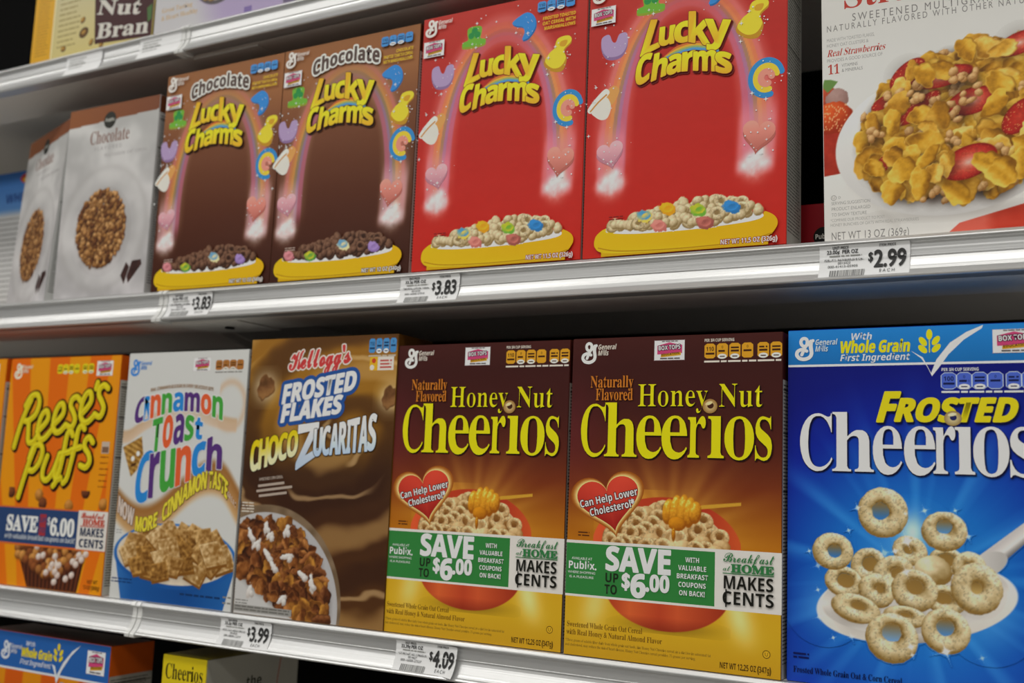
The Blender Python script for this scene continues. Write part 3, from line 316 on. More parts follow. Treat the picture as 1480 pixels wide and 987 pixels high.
# ------------------------------------------------------------------ a printed face: vector shapes and rastered pictures in mm
class Art:
    """Shapes in millimetres on a face (u to the right, v up). Each ink layer lies a few microns over the last."""
    def __init__(s, frame=None, part='carton'):
        s.k = 0.0; s.xf = None
        s.frame = frame or (lambda u, v, k: np.stack([u, -k, v], -1))
        s.parts = {}; s.order = []
        s.part(part)
    def part(s, name):
        if getattr(s, 'cur', '').split('#')[0] in ('carton', 'cereal_picture', 'top_banner', 'marshmallow_charm', 'bowl_picture', 'flying_flake'): s.base = max(getattr(s, 'base', 0), s.k)
        if name.split('#')[0] in ('title', 'fine_print', 'coupon_banner', 'heart_badge', 'maker_emblem', 'collectible_token', 'nutrition_strip', 'net_weight', 'family_badge'): s.k = getattr(s, 'base', s.k)
        s.cur = name
        if name not in s.parts:
            s.parts[name] = dict(v=[], c=[], f=[], n=0, t=[]); s.order.append(name)
        return s
    def up(s, n=1): s.k += 3e-6 * n
    def add(s, P, faces, cols, kz=None):
        """P Nx2 mm; faces list of index lists or array MxK; cols Nx3 linear"""
        P = np.asarray(P, dtype=np.float64)
        if s.xf is not None: P = np.array(s.xf[:2]) + (P - np.array(s.xf[:2])) * s.xf[2]
        kk = np.full(len(P), s.k) if kz is None else s.k + kz
        V = s.frame(P[:, 0] * 0.001, P[:, 1] * 0.001, kk)
        b = s.parts[s.cur]
        b['v'].append(V); b['c'].append(np.asarray(cols, dtype=np.float64).reshape(-1, 3))
        n0 = b['n']
        if isinstance(faces, np.ndarray):
            b['f'].append((faces + n0).reshape(-1)); b['t'].append(np.full(len(faces), faces.shape[1]))
        else:
            for f in faces:
                b['f'].append(np.asarray(f) + n0)
            b['t'].append(np.array([len(f) for f in faces]))
        b['n'] += len(P)
    def colat(s, col, P):
        if callable(col):
            return ink(col(P[:, 0], P[:, 1]))
        return np.tile(ink(col), (len(P), 1))
    def poly(s, pts, col):
        P = np.array(pts, dtype=np.float64)
        s.up()
        tri = np.array(tessellate_polygon([[Vector((x, y, 0)) for x, y in P]])).reshape(-1, 3)
        s.add(P, tri, s.colat(col, P))
    def rect(s, x0, y0, x1, y1, col): s.poly([(x0, y0), (x1, y0), (x1, y1), (x0, y1)], col)
    def ell(s, cx, cy, rx, ry=None, col='fff', rot=0, n=28, edge=None):
        ry = rx if ry is None else ry
        t = np.linspace(0, 2 * math.pi, n, endpoint=False)
        x, y = rx * np.cos(t), ry * np.sin(t); c_, s_ = math.cos(R(rot)), math.sin(R(rot))
        P = np.stack([cx + x * c_ - y * s_, cy + x * s_ + y * c_], -1)
        s.up()
        if edge is None:
            s.add(P, [list(range(n))], s.colat(col, P))
        else:
            P2 = np.concatenate([[[cx, cy]], P])
            cc = np.concatenate([s.colat(col, P2[:1]), s.colat(edge, P)])
            s.add(P2, np.array([[0, 1 + i, 1 + (i + 1) % n] for i in range(n)]), cc)
    def spline(s, pts, n=8, closed=False):
        P = [np.array(p, dtype=np.float64) for p in pts]; m = len(P); out = []
        for i in range(m if closed else m - 1):
            if closed: a, b, c, d = P[i - 1], P[i], P[(i + 1) % m], P[(i + 2) % m]
            else: a, b, c, d = P[max(i - 1, 0)], P[i], P[i + 1], P[min(i + 2, m - 1)]
            for k in range(n):
                t = k / n
                out.append(0.5 * (2 * b + (c - a) * t + (2 * a - 5 * b + 4 * c - d) * t * t + (3 * b - a - 3 * c + d) * t ** 3))
        if not closed: out.append(P[-1])
        return np.array(out)
    def blobpoly(s, pts, col, n=6): s.poly(s.spline(pts, n, True), col)
    def stroke(s, pts, w, col, smooth=True, n=8, caps=True):
        """w a width or a list of widths along the path"""
        P = s.spline(pts, n) if smooth else np.array(pts, dtype=np.float64)
        m = len(P)
        W = np.full(m, w / 2) if np.isscalar(w) else np.interp(np.linspace(0, 1, m), np.linspace(0, 1, len(w)), np.array(w) / 2)
        T = np.gradient(P, axis=0); T /= np.maximum(np.linalg.norm(T, axis=1), 1e-9)[:, None]
        N = np.stack([-T[:, 1], T[:, 0]], -1)
        L, Rr = P + N * W[:, None], P - N * W[:, None]
        V = np.concatenate([L, Rr]); s.up()
        kz = np.concatenate([np.arange(m), np.arange(m)]) * 5e-7
        F = np.array([[i, m + i, m + i + 1, i + 1] for i in range(m - 1)])
        s.add(V, F, s.colat(col, V), kz)
        s.k += m * 5e-7
        if caps:
            for q, r_ in ((P[0], W[0]), (P[-1], W[-1])):
                s.ell(q[0], q[1], r_ * 0.995, None, col, n=14)
    def raster(s, x0, y0, x1, y1, step, fn):
        nx, ny = max(2, int(round((x1 - x0) / step)) + 1), max(2, int(round((y1 - y0) / step)) + 1)
        X, Y = np.meshgrid(np.linspace(x0, x1, nx), np.linspace(y0, y1, ny))
        col = ink(fn(X, Y)); s.up()
        idx = np.arange(nx * ny).reshape(ny, nx)
        F = np.stack([idx[:-1, :-1], idx[:-1, 1:], idx[1:, 1:], idx[1:, :-1]], -1).reshape(-1, 4)
        s.add(np.stack([X.ravel(), Y.ravel()], -1), F, col.reshape(-1, 3))
    def patch(s, pic):
        ny, nx = pic.X.shape
        col = ink(pic.rgb); s.up()
        m = pic.a > 0.03
        fm = m[:-1, :-1] | m[:-1, 1:] | m[1:, 1:] | m[1:, :-1]
        idx = np.arange(nx * ny).reshape(ny, nx)
        F = np.stack([idx[:-1, :-1], idx[:-1, 1:], idx[1:, 1:], idx[1:, :-1]], -1)[fm]
        used, inv = np.unique(F, return_inverse=True)
        P = np.stack([pic.X.ravel(), pic.Y.ravel()], -1)[used]
        s.add(P, inv.reshape(-1, 4), col.reshape(-1, 3)[used])
    # ---- lettering
    def _glyph(s, g, T, col, ol, bold, par, thin=None):
        """T maps glyph units Nx2 -> mm Nx2"""
        if not len(g.pts): return
        if getattr(g, 'thin', False): bold = bold + 0.35 if bold else s._thin
        for wd, cc, lift in ((ol[0] if ol else 0, ol[1] if ol else None, 0), (bold, col, 0.5)):
            if wd:
                seg = []
                for c in g.conts:
                    Q = T(c); A, B_ = Q, np.roll(Q, -1, 0)
                    D = B_ - A; Ln = np.linalg.norm(D, axis=1); ok = Ln > 1e-6
                    A, B_, D = A[ok], B_[ok], D[ok] / Ln[ok][:, None]
                    N = np.stack([-D[:, 1], D[:, 0]], -1)
                    w = wd
                    seg.append(np.stack([A - D * w, A - D * w * .5 + N * w * .87, A + N * w, B_ + N * w, B_ + D * w * .5 + N * w * .87, B_ + D * w,
                                         B_ + D * w * .5 - N * w * .87, B_ - N * w, A - N * w, A - D * w * .5 - N * w * .87], 1))
                S = np.concatenate(seg); m = len(S)
                kz = np.repeat(np.arange(m) * 4e-7 + par * 2e-7, 10) + (s._span if lift else 0)
                P = S.reshape(-1, 2)
                s.add(P, np.arange(m * 10).reshape(m, 10), s.colat(cc, P), kz)
        if thin:
            cs = [T(c) for c in g.conts]
            ar = [0.5 * np.sum(c[:, 0] * np.roll(c[:, 1], -1) - np.roll(c[:, 0], -1) * c[:, 1]) for c in cs]
            sg = np.sign(ar[int(np.argmax(np.abs(ar)))])
            qs = []
            for c in cs:
                d1 = c - np.roll(c, 1, 0); d2 = np.roll(c, -1, 0) - c
                d1 /= np.maximum(np.linalg.norm(d1, axis=1), 1e-9)[:, None]; d2 /= np.maximum(np.linalg.norm(d2, axis=1), 1e-9)[:, None]
                n_ = np.stack([-(d1 + d2)[:, 1], (d1 + d2)[:, 0]], -1); n_ /= np.maximum(np.linalg.norm(n_, axis=1), 1e-9)[:, None]
                qs.append(c + sg * n_ * np.array(thin))
            Q = np.concatenate(qs)
            tri = np.array(tessellate_polygon([[Vector((p[0], p[1], 0)) for p in c] for c in qs])).reshape(-1, 3)
            s.add(Q, tri, s.colat(col, Q), np.full(len(Q), 2 * s._span))
            return
        Q = T(g.pts)
        s.add(Q, g.tri, s.colat(col, Q), np.full(len(Q), 2 * s._span))
    def _begin(s, ol, bold):
        s.up(); s._span = 3e-5 if (ol or bold) else 0
        s._thin = 0
    def text(s, st, x, y, cap, col, font='B', fit=None, align='l', xs=1.0, shear=0, rot=0, warp=None, ol=None, bold=0, track=0, cols=None, thin=None):
        if not st: return 0
        k = cap / CAPH[font]
        gl = [glyph(font, c) for c in st]
        w = sum((g.adv * k + track) for g in gl) - track
        if fit: xs = fit / w
        w *= xs
        ox = x if align == 'l' else (x - w / 2 if align == 'c' else x - w)
        s._begin(ol, bold)
        if font == 'B': s._thin = cap * 0.05
        if s._thin: s._span = 3e-5
        c_, s_ = math.cos(R(rot)), math.sin(R(rot)); pen = 0
        for i, g in enumerate(gl):
            def T(P, pen=pen):
                px = (P[:, 0] * k + pen) * xs; py = P[:, 1] * k
                px = px + shear * py
                px = px + (ox - x)
                Q = np.stack([x + px * c_ - py * s_, y + px * s_ + py * c_], -1)
                return warp(Q) if warp else Q
            s._glyph(g, T, cols[i % len(cols)] if cols else col, ol, bold, i % 2, thin)
            pen += g.adv * k + track
        s.k += 2.2 * s._span
        return w
    def band(s, st, x0, x1, base, top, col, font='B', shear=0, ol=None, bold=0, gap=1.0, cols=None, wts=None, thin=None):
        """letters that each fill the height between two curves (base and top may be numbers or functions of u)"""
        f = lambda q: q if callable(q) else (lambda x: x * 0 + q)
        base, top = f(base), f(top)
        gl = [glyph(font, c) for c in st]
        ws = np.array([(wts[i] if wts else max(g.x1 - g.x0, CAPH[font] * (.36 if g.conts else .3))) for i, g in enumerate(gl)])
        ws = ws / ws.sum() * (x1 - x0 - gap * (len(st) - 1))
        s._begin(ol, bold); pen = x0
        for i, g in enumerate(gl):
            wdt = ws[i]
            def T(P, pen=pen, wdt=wdt, g=g):
                px = pen + (P[:, 0] - g.x0) / max(g.x1 - g.x0, 1) * wdt
                t = (P[:, 1] - g.y0) / max(g.y1 - g.y0, 1)
                b_, t_ = base(px), top(px)
                return np.stack([px + shear * t * (t_ - b_), b_ + t * (t_ - b_)], -1)
            s._glyph(g, T, cols[i % len(cols)] if cols else col, ol, bold, i % 2, thin)
            pen += wdt + gap
        s.k += 2.2 * s._span
    def lines(s, x0, y0, x1, n, pitch, h, col, seed=1, ragged=.25):
        """rows of unreadably fine print as broken dashes"""
        rg = random.Random(seed); s.up()
        for i in range(n):
            x = x0; y = y0 - i * pitch; end = x1 - rg.random() * ragged * (x1 - x0)
            while x < end:
                w = min(rg.uniform(1.2, 4.5) * h * 2, end - x)
                P = np.array([(x, y), (x + w, y), (x + w, y + h), (x, y + h)])
                s.add(P, np.array([[0, 1, 2, 3]]), s.colat(col, P))
                x += w + h * .8
    # ---- output
    def build(s, names=None):
        out = []
        for nm in s.order:
            b = s.parts[nm]
            if not b['n']: continue
            nm = nm.split('#')[0]; me = bpy.data.meshes.new(nm)
            V = np.concatenate(b['v']); Cc = np.concatenate(b['c'])
            loops = np.concatenate(b['f']).astype(np.int32); tot = np.concatenate(b['t']).astype(np.int32)
            me.vertices.add(len(V)); me.vertices.foreach_set('co', V.astype(np.float32).ravel())
            me.loops.add(len(loops)); me.loops.foreach_set('vertex_index', loops)
            me.polygons.add(len(tot))
            me.polygons.foreach_set('loop_start', np.concatenate([[0], np.cumsum(tot)[:-1]]).astype(np.int32))
            me.polygons.foreach_set('loop_total', tot)
            me.update(calc_edges=True)
            ca = me.color_attributes.new('ink', 'FLOAT_COLOR', 'POINT')
            ca.data.foreach_set('color', np.concatenate([Cc, np.ones((len(Cc), 1))], 1).astype(np.float32).ravel())
            out.append((nm, me))
        return out

class Pic:
    """a printed photograph of food, painted over the ground colour of the panel"""
    def __init__(s, x0, y0, x1, y1, step, bg):
        nx, ny = int((x1 - x0) / step) + 1, int((y1 - y0) / step) + 1
        s.X, s.Y = np.meshgrid(np.linspace(x0, x1, nx), np.linspace(y0, y1, ny))
        s.step = step
        s.rgb = np.array(bg(s.X, s.Y) if callable(bg) else np.broadcast_to(rgb(bg), s.X.shape + (3,)), dtype=np.float64).copy()
        s.a = np.zeros(s.X.shape)
    def win(s, cx, cy, r):
        x0, y0 = s.X[0, 0], s.Y[0, 0]
        i0, i1 = max(0, int((cy - r - y0) / s.step)), min(s.X.shape[0], int((cy + r - y0) / s.step) + 2)
        j0, j1 = max(0, int((cx - r - x0) / s.step)), min(s.X.shape[1], int((cx + r - x0) / s.step) + 2)
        return slice(i0, max(i1, i0)), slice(j0, max(j1, j0))
    def put(s, sl, col, al):
        s.rgb[sl] = s.rgb[sl] * (1 - al[..., None]) + np.clip(col, 0, 1) * al[..., None]
        s.a[sl] = np.maximum(s.a[sl], al)
    def loc(s, sl, cx, cy, rot):
        dx, dy = s.X[sl] - cx, s.Y[sl] - cy; c_, s_ = math.cos(R(rot)), math.sin(R(rot))
        return dx * c_ + dy * s_, -dx * s_ + dy * c_
    def region(s, inside, col):
        """inside(X,Y) -> signed distance in mm, negative within"""
        d = inside(s.X, s.Y); al = np.clip(0.5 - d / s.step, 0, 1)
        s.put((slice(None), slice(None)), col(s.X, s.Y) if callable(col) else np.broadcast_to(rgb(col), s.X.shape + (3,)), al)
    def ell(s, cx, cy, rx, ry, rot, col, soft=None, amt=1.0, half=None):
        sl = s.win(cx, cy, max(rx, ry) * (1.1 if not soft else 1 + soft) + 1)
        p, q = s.loc(sl, cx, cy, rot)
        rho = np.hypot(p / rx, q / ry)
        al = np.clip(0.5 - (rho - 1) * min(rx, ry) / (soft * min(rx, ry) if soft else s.step), 0, 1) * amt
        if half is not None: al = al * half(s.X[sl], s.Y[sl])
        s.put(sl, col(s.X[sl], s.Y[sl], p / rx, q / ry) if callable(col) else np.broadcast_to(rgb(col), al.shape + (3,)), al)
    def glow(s, cx, cy, r, col, amt=1.0, ry=None):
        ry = ry or r
        sl = s.win(cx, cy, max(r, ry) * 1.5)
        d = ((s.X[sl] - cx) / r) ** 2 + ((s.Y[sl] - cy) / ry) ** 2
        al = amt * np.exp(-d * 2.2)
        al = al * (al > .02)
        s.put(sl, np.broadcast_to(rgb(col), al.shape + (3,)), al)
    def shadow(s, cx, cy, r, amt=.5, ry=None): s.glow(cx, cy, r, '1a0d05', amt, ry)
    def ring(s, cx, cy, rx, ry, rot, light, dark, hole=.36, hx=0, hy=0.08, seed=0, inner=None, rough=.1):
        sl = s.win(cx, cy, max(rx, ry) * 1.15); p, q = s.loc(sl, cx, cy, rot)
        if not p.size: return
        X, Y = s.X[sl], s.Y[sl]
        n1 = fbm(X / max(rx, 1) * 5, Y / max(rx, 1) * 5, seed) - .5
        p, q = p / rx, q / ry
        rho = np.hypot(p, q) * (1 + n1 * rough)
        rh = np.hypot(p - hx, q - hy) / hole * (1 + n1 * .2)
        o = np.clip(0.5 - (rho - 1) * min(rx, ry) / s.step, 0, 1)
        h = np.clip(0.5 - (1 - rh) * min(rx, ry) * hole / s.step, 0, 1)
        t = np.clip((rh * hole - hole) / np.maximum((rh * hole - hole) + np.maximum(1 - rho, 0), 1e-6), 0, 1)
        nr = 2 * t - 1; nz_ = np.sqrt(np.maximum(1 - nr * nr, 0))
        ux, uy = p / np.maximum(rho, .05), q / np.maximum(rho, .05)
        c_, s_ = math.cos(R(rot)), math.sin(R(rot))
        nx, ny = (ux * c_ - uy * s_) * nr, (ux * s_ + uy * c_) * nr
        sh = np.clip(.25 * nx + .62 * ny + .55 * nz_ + n1 * .55 + .10, 0, 1)
        spk = fbm(X * .75, Y * .75, seed + 9, 2)
        col = mix(dark, light, np.clip(sh, 0, 1)) * (1 - .16 * sstep(.6, .7, spk)[..., None])
        if inner is None: s.put(sl, col, o * h)
        else:
            wall = mix(inner, dark, np.clip(.5 + (q - hy) / hole * .5, 0, 1))
            s.put(sl, wall, o * (1 - h)); s.put(sl, col, o * h)
    def puff(s, cx, cy, rx, ry, rot, light, dark, seed=0, wob=.12, spec=None):
        sl = s.win(cx, cy, max(rx, ry) * 1.3); p, q = s.loc(sl, cx, cy, rot)
        if not p.size: return
        X, Y = s.X[sl], s.Y[sl]
        n1 = fbm(X / max(rx, 1) * 3.1, Y / max(rx, 1) * 3.1, seed) - .5
        p, q = p / rx, q / ry
        rho = np.hypot(p, q) * (1 + n1 * wob * 2)
        al = np.clip(0.5 - (rho - 1) * min(rx, ry) / s.step, 0, 1)
        nz_ = np.sqrt(np.maximum(1 - rho * rho, 0)); c_, s_ = math.cos(R(rot)), math.sin(R(rot))
        nx, ny = p * c_ - q * s_, p * s_ + q * c_
        sh = np.clip(-.3 * nx + .55 * ny + .6 * nz_ + .05 + n1 * .5, 0, 1)
        col = mix(dark, light, sh)
        if spec is not None: col = mix(col, spec, np.clip((sh - .86) * 5, 0, .8))
        s.put(sl, col, al)
    def flake(s, cx, cy, r, asp, rot, light, mid, dark, seed=0):
        sl = s.win(cx, cy, r * 1.5); p, q = s.loc(sl, cx, cy, rot)
        if not p.size: return
        X, Y = s.X[sl], s.Y[sl]
        p, q = p / r, q / (r * asp)
        th = np.arctan2(q, p); rg = random.Random(seed)
        wob = 1 + .10 * np.sin(2 * th + rg.uniform(0, 6)) + .09 * np.sin(3 * th + rg.uniform(0, 6)) + .06 * np.sin(5 * th + rg.uniform(0, 6)) + .04 * np.sin(9 * th + rg.uniform(0, 6))
        rho = np.hypot(p, q) / wob
        al = np.clip(0.5 - (rho - 1) * r * asp / s.step, 0, 1)
        n1 = fbm(X / r * 3.3, Y / r * 3.3, seed) - .5
        a0 = rg.uniform(.6, 2.6); g = np.cos(a0) * p + np.sin(a0) * q
        cup = rg.choice((1, 1, -1))
        sh = .55 + .4 * g * cup + n1 * .5 + .12 * np.sin(g * 5 + rg.uniform(0, 6))
        col = ramp(np.clip(sh, 0, 1), [(0, dark), (.5, mid), (1, light)])
        rim = np.clip((rho - .86) / .14, 0, 1) * np.clip(.5 + g * .8, 0, 1)
        col = mix(col, light, rim * .65)
        low = np.clip((rho - .8) / .2, 0, 1) * np.clip(.1 - g * .9, 0, 1)
        col = mix(col, dark, low * .8)
        s.put(sl, col, al)
    def quad(s, pts, col):
        P = np.array(pts, dtype=np.float64); c = P.mean(0); r = np.linalg.norm(P - c, axis=1).max()
        sl = s.win(c[0], c[1], r + 1); X, Y = s.X[sl], s.Y[sl]
        if not X.size: return
        ar = 0.5 * sum(P[i - 1][0] * P[i][1] - P[i][0] * P[i - 1][1] for i in range(len(P)))
        if ar < 0: P = P[::-1]
        d = np.full(X.shape, -1e9)
        for i in range(len(P)):
            a, b_ = P[i - 1], P[i]; t = b_ - a; L = np.linalg.norm(t)
            d = np.maximum(d, ((X - a[0]) * t[1] - (Y - a[1]) * t[0]) / max(L, 1e-6))
        al = np.clip(0.5 - d / s.step, 0, 1)
        s.put(sl, col(X, Y, d) if callable(col) else np.broadcast_to(rgb(col), X.shape + (3,)), al)
    def star(s, cx, cy, r, amt=.9, rot=20):
        sl = s.win(cx, cy, r); p, q = s.loc(sl, cx, cy, rot)
        d = np.abs(p * q) / (r * .05) + (p * p + q * q) / r * 0.35
        g = np.exp(-(np.abs(p * q) * 14 / r)) * np.clip(1 - np.hypot(p, q) / r, 0, 1) ** 1.5 + np.exp(-(p * p + q * q) / (r * r * .02))
        al = np.clip(g, 0, 1) * amt
        s.put(sl, np.broadcast_to(rgb('f4f6ff'), al.shape + (3,)), al * (al > .04))
# ------------------------------------------------------------------ motifs that several cartons share
def emblem(a, x, y, h, col, words=True, wcol=None):
    """the miller's cursive capital with the maker's name beside it; x,y is its lower left"""
    k = h / 20.0
    f = lambda pts: [(x + px * k, y + py * k) for px, py in pts]
    a.part('maker_emblem')
    a.stroke(f([(5.5, 4.8), (6.5, 7.2), (7.8, 10.2), (9.6, 13.3), (9.9, 16.5), (8.7, 18.1), (7.0, 18.4), (5.4, 17.4), (4.8, 15.4), (5.5, 13.1), (7.4, 11.8), (9.8, 12.8), (12.0, 15.0), (14.6, 16.3)]), 2.7 * k, col)
    a.stroke(f([(13.1, 15.7), (12.8, 12.0), (13.3, 8.3), (13.5, 5.7), (12.4, 3.1), (9.8, 1.5), (6.8, 1.1), (3.5, 2.0), (1.5, 4.6), (2.0, 7.4), (4.3, 8.9), (6.8, 9.1), (9.6, 7.8)]), [3.4 * k, 3.0 * k, 3.0 * k, 3.0 * k, 2.6 * k], col)
    if words:
        a.text('General', x + 16.2 * k, y + 12.6 * k, 4.6 * k, wcol or col, 'B', fit=18 * k, shear=.15)
        a.text('Mills', x + 16.2 * k, y + 7.2 * k, 4.6 * k, wcol or col, 'B', fit=10.5 * k, shear=.15)

def token(a, x, y, w, h, tilt=0):
    """the school token: dotted white ticket, pink banner, yellow pencil"""
    a.part('collectible_token')
    a.rect(x, y, x + w, y + h, 'dcd8d2')
    for t in np.linspace(0, 1, 12):
        a.ell(x + w * t, y, .35, None, 'a08088', n=6); a.ell(x + w * t, y + h, .35, None, 'a08088', n=6)
    a.poly([(x + w * .10, y + h * .30), (x + w * .10, y + h * .74), (x + w * .30, y + h * .82), (x + w * .5, y + h * .90), (x + w * .7, y + h * .82), (x + w * .92, y + h * .76), (x + w * .92, y + h * .34)], 'b03a66')
    a.poly([(x + w * .22, y + h * .30), (x + w * .88, y + h * .40), (x + w * .88, y + h * .24), (x + w * .22, y + h * .15)], 'b98a20')
    a.text('BOX TOPS', x + w * .13, y + h * .50, h * .22, 'f2e8e8', 'B', fit=w * .74, rot=3, ol=(h * .035, '4a1430'))
    a.text('EDUCATION', x + w * .24, y + h * .22, h * .10, '3a2208', 'B', fit=w * .6, rot=5)
    a.lines(x + w * .2, y + h * .06, x + w * .85, 1, 1, h * .06, '50484a', 3, 0)
    a.lines(x + w * .25, y + h * .93, x + w * .8, 1, 1, h * .05, '70686a', 4, 0)

def pills(a, xs, y0, y1, body, tip, txt, head=None, headcol='d8d0c8', foot=True, first='110', rim=None):
    """the row of nutrition lozenges: xs list of (x0,x1)"""
    a.part('nutrition_strip')
    h = y1 - y0
    for i, (x0, x1) in enumerate(xs):
        w = x1 - x0; c = (x0 + x1) / 2
        def shape(e):
            return [(x0 - e, y0 + h * .12), (x0 + w * .2, y0 - e), (x1 - w * .2, y0 - e), (x1 + e, y0 + h * .12), (x1 + e, y1 - h * .14), (x1 - w * .22, y1 + e), (x0 + w * .22, y1 + e), (x0 - e, y1 - h * .14)]
        if rim: a.poly(shape(.45), rim)
        a.poly(shape(-.1), body)
        if i not in (0, 3):
            a.ell(c, y0 + h * .13, w * .40, h * .17, tip, n=16)
            a.rect(c - w * .22, y0 + h * .09, c + w * .22, y0 + h * .16, txt)
        if i == 0:
            a.text(first, c, y0 + h * .5, h * .28, txt, 'B', align='c', fit=w * .72)
            a.lines(x0 + w * .12, y0 + h * .26, x1 - w * .1, 1, 1, h * .13, txt, 5, 0)
        else:
            if i in (1, 3): a.text('0', c, y0 + h * .66, h * .17, txt, 'R', align='c')
            else: a.lines(x0 + w * .15, y0 + h * .64, x1 - w * .15, 1, 1, h * .11, txt, i, 0)
            a.lines(x0 + w * .15, y0 + h * .42, x1 - w * .15, 1, 1, h * .13, txt, 6 + i, 0)
    if head:
        a.text(head, xs[0][0], y1 + h * .12, h * .2, headcol, 'B', fit=(xs[3][1] - xs[0][0]) * .62 if len(xs) > 3 else None)
    if foot: a.lines(xs[0][0], y0 - h * .26, xs[-1][1], 1, 1, h * .12, headcol, 8, .05)

def facts_side(a, D, H, top, ground='c9c5bd', head=40, inkc='35322e'):
    """right side of a carton: coloured head, then the nutrition panel in fine print"""
    a.part('side_panel')
    a.rect(.5, .5, D - .5, H - .5, ground)
    if head: a.rect(.5, H - head, D - .5, H - .5, top)
    y = H - head - 5
    a.lines(3, y, D - 3, int((y - 8) / 3.0), 3.0, 1.1, inkc, 11, .15)
    for yy in (y - 4, y - 40, y - 88):
        if yy > 5: a.rect(2, yy, D - 2, yy + 1.2, inkc)

def piece_heap(pic, n, inside, seed, draw, rmin, sort=True):
    rg = random.Random(seed); pts = []
    x0, x1, y0, y1 = pic.X.min(), pic.X.max(), pic.Y.min(), pic.Y.max(); tries = 0
    while len(pts) < n and tries < 30000:
        tries += 1
        x, y = rg.uniform(x0, x1), rg.uniform(y0, y1)
        if not inside(x, y): continue
        if any((x - p[0]) ** 2 + (y - p[1]) ** 2 < rmin * rmin for p in pts): continue
        pts.append((x, y))
    if sort: pts.sort(key=lambda p: -p[1] + rg.uniform(-rmin, rmin))
    for i, (x, y) in enumerate(pts): draw(x, y, rg, i)

def inell(cx, cy, rx, ry, rot=0):
    c_, s_ = math.cos(R(rot)), math.sin(R(rot))
    def f(x, y):
        dx, dy = x - cx, y - cy
        return ((dx * c_ + dy * s_) / rx) ** 2 + ((-dx * s_ + dy * c_) / ry) ** 2 < 1
    return f

def sdell(cx, cy, rx, ry, rot=0):
    c_, s_ = math.cos(R(rot)), math.sin(R(rot))
    def f(X, Y):
        dx, dy = X - cx, Y - cy
        return (np.hypot((dx * c_ + dy * s_) / rx, (-dx * s_ + dy * c_) / ry) - 1) * min(rx, ry)
    return f

def sparkles(a, pts, seed, n, spread, col='f4ecf4', rmax=1.3):
    rg = random.Random(seed)
    for cx, cy in pts:
        for i in range(n):
            x, y = rg.gauss(cx, spread), rg.gauss(cy, spread); r = rg.uniform(.35, rmax)
            if rg.random() < .3:
                r *= 1.9
                a.poly([(x - r, y), (x - r * .2, y - r * .2), (x, y - r), (x + r * .2, y - r * .2), (x + r, y), (x + r * .2, y + r * .2), (x, y + r), (x - r * .2, y + r * .2)], col)
            else: a.ell(x, y, r * .6, None, col, n=8)

